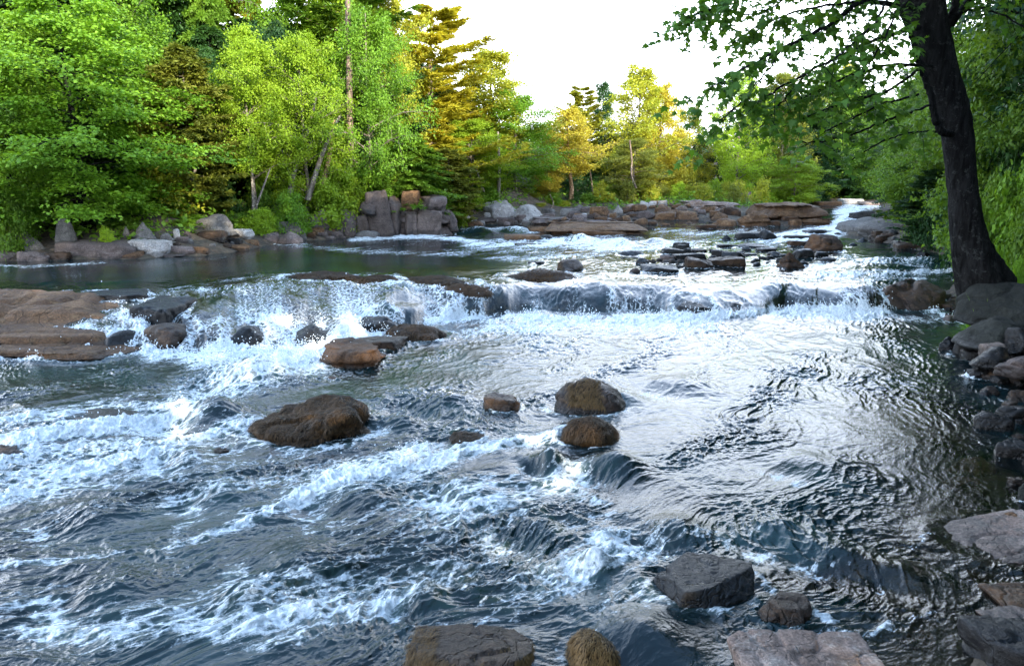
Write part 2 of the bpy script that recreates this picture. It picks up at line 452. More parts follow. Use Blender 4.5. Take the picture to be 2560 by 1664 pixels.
#ROCKTABLE
# name, label, x0, x1, y0, y1, style, mat, extra
RT = [
 # near shore
 ('boulder', 'flat topped boulder with rusty algae fringe at the bottom edge', 1000, 1342, 1575, 1735, 'angular', 'wetbrown', dict(dep=.46, seed=5, Ytop=.8)),
 ('boulder', 'golden brown boulder covered in combed algae strands at the bottom edge', 1412, 1560, 1566, 1740, 'round', 'mossy', dict(dep=.45, seed=15, Ytop=.6)),
 ('rock_slab', 'pale pinkish brown dry slab along the bottom edge below the dark pool', 1828, 2225, 1612, 1800, 'slab', 'slabpink', dict(dep=.5, seed=8, Ytop=.7)),
 ('boulder', 'large dark angular boulder with a thin root across its face near the bottom', 1604, 1898, 1418, 1532, 'angular', 'wet', dict(dep=.55, seed=21, Ytop=.55)),
 ('rock', 'dark wedge rock touching the downstream corner of the large dark angular boulder', 1888, 2026, 1502, 1580, 'angular', 'wetbrown', dict(dep=.3, seed=33)),
 ('rock_slab', 'long tapering pinkish grey slab pointing into the water on the near right shore', 2330, 2640, 1322, 1424, 'slab', 'slabpink', dict(dep=.7, seed=12, Ytop=.8, tilt=(0, -.16))),
 ('rock', 'orange brown rounded rock behind the tapering slab on the right shore', 2490, 2562, 1284, 1328, 'round', 'rust', dict(seed=4)),
 ('rock', 'flat golden brown rock at the right edge below the tapering slab', 2480, 2620, 1508, 1550, 'slab', 'rust', dict(dep=.35, seed=9)),
 ('rock', 'pinkish brown rock at the right edge between golden and bluish dark rocks', 2472, 2640, 1548, 1622, 'angular', 'slabpink', dict(dep=.4, seed=14)),
 ('boulder', 'bluish dark angular boulder in the bottom right corner', 2420, 2640, 1582, 1740, 'angular', 'wet', dict(dep=.5, seed=17)),
 ('rock', 'pale green grey rock cut by the right edge above the tapering slab', 2548, 2640, 1200, 1268, 'round', 'greenmoss', dict(seed=3)),
 # mid channel
 ('boulder', 'large brown moss covered boulder in mid river, left of centre', 628, 952, 1002, 1122, 'lump', 'mossy', dict(dep=1.0, seed=41, Ytop=.6)),
 ('boulder', 'large dark domed boulder with a straw coloured algae patch in the centre of the river', 1359, 1565, 955, 1044, 'round', 'wetbrown', dict(dep=.75, seed=43)),
 ('rock', 'small dark square rock just left of the large domed boulder', 1213, 1305, 987, 1038, 'angular', 'wetbrown', dict(dep=.4, seed=44)),
 ('rock', 'dark mossy low rock just downstream of the large domed boulder', 1376, 1545, 1042, 1122, 'round', 'mossy', dict(dep=.6, seed=45)),
 ('rock', 'small half sunk mossy rock between the brown boulder and the domed boulder', 1118, 1215, 1086, 1120, 'lump', 'mossy', dict(dep=.4, seed=46)),
 ('rock', 'tiny brown rock barely showing below the large brown moss covered boulder', 531, 578, 1122, 1142, 'lump', 'mossy', dict(dep=.2, seed=47)),
 ('rock', 'low rusty rock at the left edge of the river below the foam', -60, 70, 1120, 1162, 'lump', 'rustdark', dict(dep=.5, seed=48)),
 ('rock', 'low rusty brown rock below the cascade foam with a long tail to the right', 963, 1134, 813, 858, 'lump', 'rustdark', dict(dep=.9, seed=49)),
 ('rock_slab', 'sloping brown and grey ledge rock with a little waterfall over its right end', 806, 960, 850, 928, 'layer', 'rustdark', dict(dep=1.0, seed=50, Ytop=.8)),
 ('rock_slab', 'low wet ridge joining the sloping ledge rock to the rusty brown rock', 880, 1010, 838, 880, 'slab', 'wetbrown', dict(dep=.7, seed=51, Ytop=.7)),
 ('rock', 'tiny reddish rock in the foam left of the sloping ledge rock', 812, 852, 944, 953, 'round', 'rustdark', dict(seed=52)),
 ('rock', 'faint purple grey rock awash in foam left of the brown boulder', 165, 330, 1040, 1066, 'slab', 'wet', dict(dep=.5, seed=53)),
 # left slab
 ('rock_slab', 'broad orange brown ledge rock sloping beside the left cascade', -330, 390, 733, 842, 'layer', 'rust', dict(dep=2.0, seed=61, Ytop=.75, Y=10.8, zb=.1, tilt=(.10, 0))),
 ('rock_slab', 'middle orange brown step under the broad sloping ledge rock', -300, 350, 806, 872, 'slab', 'rust', dict(dep=1.5, seed=261, Ytop=.6, Y=10.25, zb=.08)),
 ('rock_slab', 'lower orange brown step in front of the broad ledge rock', -240, 335, 850, 905, 'layer', 'rust', dict(dep=1.0, seed=62, Ytop=.7, Y=9.9, zb=0.)),
 ('rock_slab', 'small golden brown step lowest at the foot of the broad ledge rock', 88, 290, 868, 908, 'layer', 'rust', dict(dep=.6, seed=63, Y=9.8, Ytop=.7)),
 ('rock_slab', 'dark wet slab lying behind the top of the broad ledge rock', 215, 370, 728, 752, 'slab', 'wet', dict(dep=.8, seed=64, Y=12.2)),
 ('boulder', 'upper dark grey block in the left cascade beside the orange ledge', 352, 470, 750, 822, 'block', 'wet', dict(dep=1.1, seed=65, Y=11.1)),
 ('boulder', 'lower rounded dark block at the foot of the left cascade', 352, 488, 808, 878, 'round', 'wetbrown', dict(dep=.9, seed=66, Y=10.4)),
 ('rock', 'sunken dark rock between the orange ledge and the lower block with water over it', 272, 352, 826, 884, 'round', 'wet', dict(dep=.7, seed=67, Y=10.3)),
 ('rock', 'black wet rock breaking the white water of the left cascade', 585, 660, 812, 868, 'round', 'wet', dict(dep=1., Y=10.7, seed=202)),
 ('rock', 'dark wet rock at the foot of the left cascade where the foam turns away', 735, 815, 812, 862, 'round', 'wet', dict(dep=.8, Y=10.8, seed=203)),
 ('boulder', 'dark rock mound under thin falling water in the middle of the cascade', 884, 1000, 792, 834, 'lump', 'wet', dict(dep=.9, seed=68, Y=11.6)),
 ('boulder', 'dark rock face right under the falling water left of centre in the right cascade', 1680, 1785, 752, 796, 'lump', 'wet', dict(dep=1., seed=69, Y=13.1)),
 ('boulder', 'dark rock face right under the falling water, second in the right cascade', 1780, 1870, 756, 792, 'lump', 'wet', dict(dep=1., seed=70, Y=13.2)),
 # crest rocks
 ('rock_slab', 'leftmost dark brown mossy slab along the lip of the cascade', 708, 925, 680, 708, 'lump', 'mossy', dict(dep=1.3, seed=71)),
 ('rock_slab', 'thin dark mossy slab overlapping the leftmost one on the cascade lip', 860, 1030, 690, 714, 'lump', 'mossy', dict(dep=.9, seed=72)),
 ('rock_slab', 'long dark brown mossy slab in the middle of the cascade lip', 985, 1195, 692, 724, 'lump', 'mossy', dict(dep=1.3, seed=73)),
 ('rock_slab', 'rusty brown lumpy slab in front of the long slab on the cascade lip', 1094, 1230, 710, 742, 'lump', 'rustdark', dict(dep=.8, seed=74)),
 ('rock_slab', 'dark mossy slab in front of the lone round boulder', 1254, 1448, 676, 709, 'lump', 'wetbrown', dict(dep=1.2, seed=75)),
 ('boulder', 'lone round brown boulder standing above the dark mossy slab', 1388, 1457, 648, 684, 'round', 'wetbrown', dict(dep=.8, seed=76)),
 ('rock', 'tiny flat dark rock left of the lone round boulder', 1322, 1360, 653, 661, 'slab', 'wet', {}),
 # mid right cluster
 ('rock', 'low pointed dark rock at the left end of the mid stream rocks', 1545, 1605, 627, 640, 'angular', 'wet', {}),
 ('rock', 'flat dark grey block of the mid stream rocks, farthest left in its back row', 1650, 1708, 620, 637, 'block', 'wet', {}),
 ('rock', 'brownish flat rock right of the flat dark grey block', 1716, 1758, 622, 633, 'slab', 'wetbrown', {}),
 ('rock', 'long dark slab in front of the flat dark grey block', 1688, 1760, 632, 652, 'slab', 'wet', {}),
 ('boulder', 'big grey brown slab in the heart of the mid stream rocks', 1766, 1852, 642, 668, 'slab', 'wetbrown', dict(seed=80)),
 ('rock', 'broken dark rock at the left end of the long grey brown slab', 1715, 1778, 643, 674, 'angular', 'wetbrown', {}),
 ('rock', 'dark block standing on the back of the long grey brown slab', 1806, 1860, 629, 650, 'angular', 'wet', {}),
 ('rock', 'rounded dark rock at the left tip of the pebble bar', 1588, 1622, 645, 660, 'round', 'wet', {}),
 ('rock_slab', 'straight edged dark slab nearest in front of the pebble bar', 1604, 1698, 663, 684, 'block', 'wet', dict(seed=81)),
 ('rock', 'low reddish dark rock touching the left end of the straight edged slab', 1572, 1604, 669, 683, 'round', 'wetbrown', {}),
 ('rock', 'small dark rock right of the straight edged slab', 1690, 1712, 663, 671, 'slab', 'wet', {}),
 ('rock', 'thin sunken dark slab behind the mid stream rocks, left half', 1793, 1842, 610, 620, 'slab', 'wet', {}),
 ('rock_slab', 'wide sunken grey slab with water around it behind the mid stream rocks', 1838, 1924, 608, 622, 'round', 'wet', {}),
 ('rock', 'dark flat block right of the wide sunken slab', 1893, 1938, 619, 632, 'slab', 'wet', {}),
 ('rock', 'small dark rock between the dark flat block and the standing block', 1860, 1890, 633, 641, 'slab', 'wet', {}),
 ('rock', 'smooth dark rock behind the left foot of the brown pyramid rock', 1924, 1952, 634, 647, 'round', 'wet', {}),
 ('boulder', 'brown pyramid shaped rock standing in bright water', 1930, 2018, 631, 675, 'pyramid', 'rustdark', dict(seed=83)),
 ('rock', 'dark rock leaning on the right side of the brown pyramid rock', 1992, 2024, 650, 666, 'angular', 'wet', {}),
 ('rock_slab', 'flat dark slab behind the brown pyramid rock', 1984, 2030, 622, 646, 'slab', 'wet', {}),
 ('rock', 'small dark rock right of the flat slab and below the big rust topped boulder', 2036, 2070, 629, 644, 'angular', 'wet', {}),
 ('boulder', 'big rust topped dark boulder on the right of the mid stream rocks', 2014, 2102, 587, 631, 'angular', 'rustdark', dict(seed=85)),
 ('rock', 'reddish low rock left of the big rust topped boulder', 1974, 2022, 602, 617, 'slab', 'rustdark', {}),
 ('rock', 'small awash rock right below the small dark rock near the right channel', 2048, 2094, 643, 656, 'round', 'wet', {}),
 ('boulder', 'dark twin humped boulder upstream, its right hump higher', 1886, 1942, 574, 600, 'round', 'wet', dict(seed=86)),
 ('boulder', 'low dark left shoulder of the twin humped boulder', 1840, 1904, 580, 599, 'slab', 'wet', dict(seed=87)),
 ('rock', 'small dark pointed rock left of the twin humped boulder', 1801, 1832, 586, 601, 'pyramid', 'wet', {}),
 ('rock', 'dark tilted slab right of the twin humped boulder', 1960, 2022, 588, 600, 'slab', 'wet', {}),
 ('rock', 'dark flat topped rock alone in the channel near the sloping right bank', 2014, 2066, 573, 586, 'slab', 'wet', {}),
 ('rock', 'tiny dark rock beside the sloping right bank rocks', 2084, 2104, 581, 587, 'round', 'wet', {}),
 ('rock', 'small dark rock in the right channel below the sloping bank', 2142, 2172, 594, 604, 'pyramid', 'wet', {}),
 ('rock', 'tiny dark rock below the small one in the right channel', 2122, 2144, 607, 614, 'round', 'wet', {}),
 ('rock', 'dark wedge rock near the right shore left of the big trunk', 2292, 2326, 630, 644, 'angular', 'wet', {}),
 ('rock', 'small awash brown rock left of the far bar rocks', 1610, 1636, 568, 574, 'slab', 'rustdark', {}),
 # rapid on far left
 ('rock_slab', 'rectangular rust brown slab in the far rapids', 1255, 1356, 586, 603, 'block', 'rust', dict(dep=1.2, seed=90)),
 ('rock_slab', 'dark sunken slab at the right end of the rust brown slab', 1340, 1386, 587, 598, 'round', 'wet', {}),
 ('rock', 'faint flat rock awash below the rectangular rust brown slab', 1285, 1350, 608, 616, 'slab', 'wet', dict(hmax=.1)),
 ('rock', 'dark green wet rock at the foot of the cliff', 1078, 1120, 570, 585, 'round', 'wet', {}),
 # outcrop
 ('rock_outcrop', 'low rust brown outcrop at the front of the far bar', 1368, 1596, 553, 589, 'layer', 'rust', dict(dep=3.5, seed=91)),
 ('rock_slab', 'low orange slab at the left foot of the rust brown outcrop', 1322, 1384, 564, 581, 'slab', 'rust', dict(dep=1.5, seed=92)),
 ('rock_slab', 'pale pinkish slab lying on the back of the rust brown outcrop', 1390, 1545, 545, 562, 'layer', 'pinkgrey', dict(dep=3, seed=93)),
 ('rock_slab', 'front orange lip of the rust brown outcrop touching the water', 1430, 1560, 574, 590, 'slab', 'rust', dict(dep=1., seed=94)),
 ('rock', 'pair topped reddish rock right behind the outcrop', 1554, 1578, 538, 556, 'angular', 'rust', {}),
 ('boulder', 'purplish brown boulder right of the outcrop', 1582, 1622, 545, 564, 'round', 'rust', {}),
 ('rock', 'low brown rock tailing off right of the purplish boulder', 1620, 1648, 552, 563, 'round', 'rustdark', {}),
 ('boulder', 'wide pale dome of rock with a green top, right of the cliff', 1198, 1300, 503, 556, 'round', 'pale', dict(dep=3, seed=95)),
 ('boulder', 'right half of the pale domed rock with a crack between', 1280, 1360, 512, 556, 'round', 'pale', dict(dep=3, seed=96)),
 ('rock_slab', 'pale stony apron at the water in front of the domed rock', 1190, 1345, 541, 561, 'layer', 'pinkgrey', dict(dep=2, seed=97)),
 ('rock_slab', 'low purplish slab stretching right of the domed rock', 1330, 1420, 543, 566, 'layer', 'pinkgrey', dict(dep=2.5, seed=98)),
 # cliff
 ('cliff_block', 'dark recessed rock wall showing in the clefts between the cliff blocks', 868, 1128, 496, 590, 'layer', 'cliff', dict(dep=1.6, seed=100, Y=27.1, Ytop=.3)),
 ('cliff_block', 'brown broken ledge over the rubble between the shaded walls and the cliff', 770, 880, 520, 580, 'layer', 'rustdark', dict(dep=1.6, seed=99, Y=26.6, Ytop=.3)),
 ('cliff_block', 'great purplish cliff face with a white stain, widest block of the cliff', 926, 984, 478, 590, 'block', 'cliff', dict(dep=1.8, seed=101, Y=26.4, Ytop=.3)),
 ('cliff_block', 'overhanging square boulder capping the left end of the cliff', 899, 941, 500, 530, 'round', 'cliff', dict(dep=1.6, seed=102, Y=26.0)),
 ('cliff_block', 'stained lower wall beneath the overhanging square boulder', 896, 934, 528, 592, 'block', 'cliff', dict(dep=1.4, seed=103, Y=26.3, Ytop=.3)),
 ('cliff_block', 'narrow upright cliff column right of the great face', 980, 1006, 490, 586, 'block', 'cliff', dict(dep=1.6, seed=104, Y=26.7, Ytop=.3)),
 ('cliff_block', 'short stepped cliff column behind a dark cleft', 1003, 1031, 524, 583, 'block', 'cliff', dict(dep=1.4, seed=105, Y=26.9, Ytop=.3)),
 ('cliff_block', 'brown square block at the top middle of the cliff', 1006, 1049, 474, 526, 'block', 'rust', dict(dep=1.6, seed=106, Y=27.3, Ytop=.3)),
 ('cliff_block', 'slim cliff column under the brown square block', 1030, 1051, 526, 581, 'block', 'cliff', dict(dep=1.6, seed=107, Y=26.9, Ytop=.3)),
 ('cliff_block', 'pale topped square block at the right top of the cliff', 1050, 1100, 486, 521, 'block', 'pinkgrey', dict(dep=1.8, seed=108, Y=27.2, Ytop=.3)),
 ('cliff_block', 'big square cliff block at the right, below the pale topped one', 1050, 1102, 521, 579, 'block', 'cliff', dict(dep=1.8, seed=109, Y=27., Ytop=.3)),
 ('cliff_block', 'rightmost cliff block, tapering down toward the slope', 1099, 1136, 513, 573, 'angular', 'cliff', dict(dep=1.9, seed=110, Y=27.4, Ytop=.3)),
 ('rock_slab', 'pale sloping rock running down from the right end of the cliff', 1126, 1184, 534, 568, 'round', 'pale', dict(dep=2, seed=111)),
 ('rock', 'low orange rock at the water right of the pale sloping rock', 1160, 1206, 553, 567, 'slab', 'rust', {}),
 ('cliff_block', 'cracked narrow wall left of the overhanging square boulder', 858, 898, 524, 592, 'block', 'pinkgrey', dict(dep=1.4, seed=112, Y=26.2, Ytop=.3)),
 ('rock', 'pale upright rock leaning in the rubble left of the cliff', 832, 858, 548, 582, 'angular', 'pinkgrey', dict(seed=113)),
 ('cliff_block', 'flat foot of rock at the water below the great cliff face', 893, 945, 576, 598, 'slab', 'grey', dict(dep=1., seed=114, Y=25.9)),
 ('cliff_block', 'shaded brown wall under the maple roots', 684, 722, 500, 560, 'block', 'cliff', dict(dep=1.2, seed=115, Y=25.5, Ytop=.3)),
 ('cliff_block', 'shaded dark slab wall right of the shaded brown wall', 722, 770, 505, 565, 'angular', 'cliff', dict(dep=1.2, seed=116, Y=25.8, Ytop=.3)),
 ('boulder', 'pale ledge boulder at the foot of the twin maple trunks', 772, 828, 524, 576, 'angular', 'pinkgrey', dict(dep=1.2, seed=117, Y=25.6)),
 ('rock', 'brown block peeking out above the leftward rubble of the cliff', 824, 858, 526, 552, 'block', 'cliff', dict(dep=1, seed=118, Y=26.4)),
 # left bank
 ('boulder', 'grey boulder with rounded back, biggest right of the bushes on the left bank', 676, 766, 554, 603, 'round', 'grey', dict(seed=121)),
 ('boulder', 'pinkish squared rock in front of the rounded back boulder', 645, 694, 582, 612, 'angular', 'pinkgrey', dict(seed=122)),
 ('boulder', 'purplish smooth rock at the water in front of the rounded back boulder', 690, 757, 580, 613, 'round', 'pinkgrey', dict(seed=123)),
 ('rock', 'low rock at the left foot of the pinkish squared rock', 602, 646, 599, 619, 'angular', 'rust', {}),
 ('rock', 'white grey flat rock between two big grey boulders on the left bank', 584, 634, 572, 597, 'angular', 'pale', {}),
 ('rock', 'small dark rock below the white grey flat rock', 565, 602, 594, 610, 'slab', 'wet', {}),
 ('boulder', 'big grey whaleback boulder overhanging darker slabs on the left bank', 486, 590, 536, 586, 'round', 'grey', dict(seed=125)),
 ('rock_slab', 'dark slab tucked under the whaleback boulder', 498, 562, 577, 600, 'slab', 'wetbrown', {}),
 ('rock_slab', 'long orange slab slipping into the water below the whaleback boulder', 514, 624, 610, 628, 'slab', 'rust', dict(seed=126)),
 ('rock_slab', 'purplish slab left of the long orange slab', 424, 490, 613, 635, 'slab', 'pinkgrey', dict(seed=127)),
 ('rock_slab', 'orange brown slab between the purplish slab and the long orange slab', 482, 520, 616, 632, 'slab', 'rust', dict(seed=128)),
 ('boulder', 'whitish topped block at the water on the left bank', 330, 426, 599, 636, 'block', 'pale', dict(seed=129)),
 ('boulder', 'grey pyramid boulder with split top on the left bank', 318, 400, 556, 603, 'pyramid', 'grey', dict(seed=130, boost=1.15)),
 ('rock', 'small grey rock leaning left of the grey pyramid boulder', 304, 328, 566, 594, 'round', 'grey', {}),
 ('rock', 'egg shaped grey rock tilted beside the grey pyramid boulder', 398, 429, 583, 612, 'round', 'grey', {}),
 ('rock', 'upright pale post like rock right of the egg shaped one', 432, 450, 572, 600, 'block', 'pale', {}),
 ('rock_slab', 'broad pinkish red ledge at the water on the far left bank', 174, 345, 602, 649, 'slab', 'pinkgrey', dict(seed=131)),
 ('rock', 'orange nose of the broad pinkish red ledge', 296, 352, 628, 648, 'slab', 'rust', {}),
 ('rock_slab', 'low purplish ledge cut by the left edge', -90, 60, 627, 654, 'slab', 'pinkgrey', dict(seed=132)),
 ('rock_slab', 'rounded purplish ledge right of the one cut by the left edge', 50, 124, 627, 654, 'slab', 'pinkgrey', dict(seed=133)),
 ('rock', 'dark small ledge in the gap between two purplish ledges', 120, 172, 630, 652, 'slab', 'wetbrown', {}),
 ('boulder', 'dark pyramid boulder near the left edge of the bank', 22, 106, 578, 632, 'pyramid', 'grey', dict(seed=135, boost=1.15)),
 ('boulder', 'tall leaning oval boulder propped on the left bank', 134, 192, 543, 614, 'round', 'grey', dict(seed=136)),
 ('boulder', 'smaller cracked boulder resting on top behind the tall leaning boulder', 170, 218, 511, 556, 'angular', 'grey', dict(seed=137, Y=21.)),
 ('boulder', 'brown square boulder hidden under bushes above the left bank', 402, 444, 498, 528, 'block', 'rust', dict(seed=138, Y=24.)),
 ('boulder', 'grey half of the boulder pair under bushes above the left bank', 440, 468, 500, 522, 'round', 'grey', dict(seed=139, Y=24.)),
 ('rock_slab', 'thin slab barely above water in front of the whitish topped block', 380, 462, 635, 643, 'slab', 'pinkgrey', dict(seed=140)),
 # far bar
 ('boulder', 'pale boulder at the dark wood edge left of the yellow shrubs', 1533, 1558, 513, 536, 'round', 'pale', {}),
 ('boulder', 'tilted white block among yellow shrubs on the far bar', 1596, 1622, 504, 520, 'block', 'pale', dict(tilt=(0, .3))),
 ('boulder', 'white block right of the tilted one on the far bar', 1620, 1642, 503, 520, 'block', 'pale', {}),
 ('boulder', 'grass fringed white block on the far bar, third of the row', 1644, 1668, 500, 520, 'block', 'pale', {}),
 ('boulder', 'greyish boulder below the white blocks of the far bar', 1578, 1632, 526, 547, 'angular', 'pinkgrey', dict(seed=145)),
 ('boulder', 'broad low brown boulder in the middle of the far bar', 1630, 1690, 530, 552, 'angular', 'rust', dict(seed=146)),
 ('boulder', 'brown boulder right of the broad low one on the far bar', 1688, 1740, 528, 552, 'angular', 'rust', dict(seed=147)),
 ('boulder', 'dark triangular rock at the right of the far bar', 1790, 1838, 517, 537, 'pyramid', 'rustdark', dict(seed=148)),
 ('boulder', 'rounded orange rock under the dark triangular one', 1776, 1822, 532, 551, 'round', 'rust', dict(seed=149)),
 ('rock_slab', 'pale cream outcrop behind the far bar under the yellow shrubs', 1838, 1880, 478, 522, 'angular', 'slabpink', dict(seed=150, Y=44)),
 ('rock_slab', 'long cream ledge behind the middle of the far bar', 1700, 1830, 502, 520, 'layer', 'slabpink', dict(seed=151, dep=2)),
 ('rock_outcrop', 'large smooth brown outcrop beside the far chute', 1890, 2026, 506, 552, 'layer', 'rust', dict(seed=152, dep=4)),
 ('boulder', 'striped golden brown boulder in front of the smooth outcrop', 1846, 1920, 536, 568, 'layer', 'rust', dict(seed=153)),
 ('boulder', 'purple brown boulder left of the striped golden one', 1780, 1852, 546, 569, 'round', 'rust', dict(seed=154)),
 ('rock', 'low dark rock tapering left from the purple brown boulder', 1746, 1790, 561, 573, 'slab', 'rustdark', {}),
 ('rock', 'dark rock between the striped boulder and the chute rocks', 1910, 1946, 552, 567, 'slab', 'rustdark', {}),
 ('rock', 'orange cube shaped rock left of the low chute rocks', 1974, 2002, 548, 566, 'block', 'rust', {}),
 ('rock_slab', 'low golden slab reaching right into the chute', 1998, 2078, 545, 564, 'layer', 'rust', dict(seed=155)),
 ('rock', 'dark rock perched above the orange cube shaped rock', 1952, 1992, 540, 553, 'slab', 'rustdark', {}),
 ('rock', 'lone small reddish stone in bright water before the far bar', 1712, 1734, 552, 560, 'pyramid', 'rust', {}),
 ('rock', 'small reddish stone left of the lone one before the far bar', 1654, 1674, 558, 565, 'slab', 'rust', {}),
 ('boulder', 'pale grey table slab at the head of the far chute', 2096, 2154, 497, 512, 'block', 'pale', dict(seed=156)),
 ('rock_slab', 'flat brown slab at the head of the far chute, left of the table slab', 2038, 2096, 503, 516, 'slab', 'rust', dict(seed=157)),
 ('rock_slab', 'flat pinkish slab right of the table slab at the head of the chute', 2150, 2196, 503, 514, 'slab', 'slabpink', dict(seed=158)),
 ('rock', 'dark tilted rock in the right side of the far chute', 2128, 2180, 527, 548, 'slab', 'wet', dict(seed=159)),
 # right bank
 ('rock_slab', 'long grey slab sloping down leftward into the right channel', 2112, 2240, 548, 588, 'slab', 'grey', dict(seed=161, dep=4, tilt=(0, -.20), Ytop=.6)),
 ('rock_slab', 'broken grey ledge at the right foot of the long sloping slab', 2170, 2232, 556, 590, 'layer', 'grey', dict(seed=162, dep=2)),
 ('rock_slab', 'brown layered ledge near the trunk on the right bank', 2296, 2384, 570, 602, 'layer', 'pinkgrey', dict(seed=163, dep=2)),
 ('rock_slab', 'upper sloping brown ledge left of the trunk', 2330, 2392, 535, 580, 'layer', 'pinkgrey', dict(seed=164, dep=2.5)),
 ('rock_slab', 'lowest brown ledge at the water left of the trunk', 2294, 2392, 606, 630, 'layer', 'wetbrown', dict(seed=165, dep=1.2)),
 ('rock', 'small pale stones hugging the shore right of the sloping slab, largest one', 2254, 2296, 590, 606, 'angular', 'grey', {}),
 ('rock', 'flat dark rock below the pale stones on the right shore', 2232, 2280, 598, 614, 'slab', 'wet', {}),
 ('rock', 'brown flat rock left of the lowest ledge on the right shore', 2240, 2302, 608, 626, 'slab', 'wetbrown', {}),
 ('boulder', 'big dark brown leaning boulder at the right end of the near cascade', 2186, 2345, 697, 779, 'angular', 'wetbrown', dict(seed=171, dep=1.3)),
 ('boulder', 'rounded moss grey boulder under the foot of the big trunk', 2414, 2640, 716, 832, 'round', 'greenmoss', dict(seed=172, dep=1.7, Y=9.9, Ytop=.4)),
 ('boulder', 'dark lower boulder under the moss grey one', 2402, 2560, 790, 872, 'round', 'greenmoss', dict(seed=173, dep=1., Y=9.5)),
 ('boulder', 'dark pointed rock at the water below the moss grey boulder', 2345, 2395, 842, 882, 'angular', 'wet', dict(seed=174)),
 ('boulder', 'wide black rock right of the dark pointed rock', 2380, 2436, 852, 888, 'round', 'wet', dict(seed=175)),
 ('rock', 'small pink square slab lying on black rock by the right shore', 2459, 2514, 845, 872, 'block', 'slabpink', dict(seed=176, zb=.28, Y=9.2, hmax=.10, dep=.22)),
 ('boulder', 'black boulder carrying the small pink square slab', 2430, 2540, 864, 915, 'round', 'wet', dict(seed=177, Y=8.8)),
 ('rock', 'flat dark stone above the small pink square slab', 2476, 2536, 815, 838, 'slab', 'wet', dict(seed=178, Y=9.7)),
 ('boulder', 'dark upright boulder at the right edge beside the pink slab', 2524, 2640, 820, 885, 'angular', 'wet', dict(seed=179, Y=9.2)),
 ('boulder', 'grey angular boulder at the right edge below the pink slab', 2506, 2640, 890, 935, 'angular', 'pinkgrey', dict(seed=180, Y=8.3)),
 ('rock', 'brown rock below the grey angular boulder at the right edge', 2528, 2640, 918, 955, 'round', 'wetbrown', dict(seed=181)),
 ('rock', 'half sunk dark rock in the pool below the black boulder', 2420, 2470, 925, 950, 'slab', 'wet', dict(seed=182)),
]
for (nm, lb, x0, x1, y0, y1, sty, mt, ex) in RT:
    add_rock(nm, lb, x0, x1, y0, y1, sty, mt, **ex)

# loose stones: each its own object
def scatter(n, pts, wpx, mats, label, group, styles=('angular', 'slab', 'round'), jit=(14, 5), seed=0, **kw):
    r = np.random.default_rng(seed); pts = np.array(pts, float)
    seg = np.linalg.norm(np.diff(pts, axis=0), axis=1); cs = np.concatenate(([0], np.cumsum(seg)))
    for i in range(n):
        s = r.uniform(0, cs[-1]); x = np.interp(s, cs, pts[:, 0]) + r.normal(0, jit[0]); y = np.interp(s, cs, pts[:, 1]) + r.normal(0, jit[1])
        w = r.uniform(*wpx) * (1 if r.random() < .75 else 1.5); h = w * r.uniform(.35, .65)
        add_rock('stone', label, x - w / 2, x + w / 2, y - h, y, styles[r.integers(len(styles))], mats[r.integers(len(mats))],
                 group=group, seed=int(r.integers(1e6)), ring=False, cat='stone', rz=r.uniform(-.5, .5), **kw)
scatter(34, [(775, 590), (840, 588), (870, 594)], (12, 26), ['rust', 'pinkgrey', 'cliff'], 'broken reddish stone in the rubble left of the cliff', 'rubble left of the cliff', jit=(10, 8), seed=1)
scatter(26, [(170, 612), (440, 606), (600, 606)], (10, 26), ['grey', 'pale', 'wetbrown', 'pinkgrey'], 'loose grey stone among the boulders of the left bank', 'loose stones on the left bank', jit=(20, 7), seed=2)
scatter(60, [(1390, 553), (1560, 545), (1640, 540), (1780, 545), (1900, 535)], (11, 30), ['rust', 'pinkgrey', 'rust', 'rustdark'], 'loose brown stone of the far bar', 'loose stones on the far bar', jit=(20, 8), seed=3)
scatter(30, [(1600, 520), (1700, 522), (1840, 520)], (10, 24), ['rust', 'pinkgrey', 'rust', 'slabpink'], 'loose pinkish stone below the yellow shrubs of the far bar', 'stones below the yellow shrubs', jit=(26, 6), seed=33)
scatter(34, [(1625, 654), (1680, 650), (1720, 656)], (9, 17), ['wetbrown', 'rustdark', 'pinkgrey'], 'small stone of the pebble bar amid the mid stream rocks', 'stones of the pebble bar', jit=(12, 5), seed=4)
scatter(22, [(1720, 628), (1830, 640), (1920, 655), (2000, 640)], (12, 26), ['wet'], 'small dark wet stone between the mid stream rocks', 'small stones of the mid stream rocks', jit=(30, 7), seed=5)
scatter(36, [(2190, 590), (2250, 602), (2330, 618), (2390, 622)], (12, 34), ['grey', 'wetbrown', 'wet'], 'loose flat stone on the right shore left of the trunk', 'loose stones left of the trunk', jit=(18, 7), seed=6)
scatter(30, [(2350, 740), (2380, 770), (2400, 790)], (16, 34), ['wetbrown', 'wet', 'pinkgrey'], 'dark broken stone below the trunk beside the leaning boulder', 'broken stones below the trunk', jit=(18, 14), seed=7)
scatter(24, [(2440, 905), (2560, 960)], (20, 46), ['wet', 'wetbrown'], 'dark stone of the near right shore below the pink slab', 'dark stones of the near right shore', jit=(30, 14), seed=8)
scatter(34, [(1180, 556), (1330, 552), (1480, 540)], (12, 30), ['pale', 'pinkgrey', 'grey'], 'pale stone at the water below the domed rock', 'pale stones below the domed rock', jit=(22, 9), seed=9)

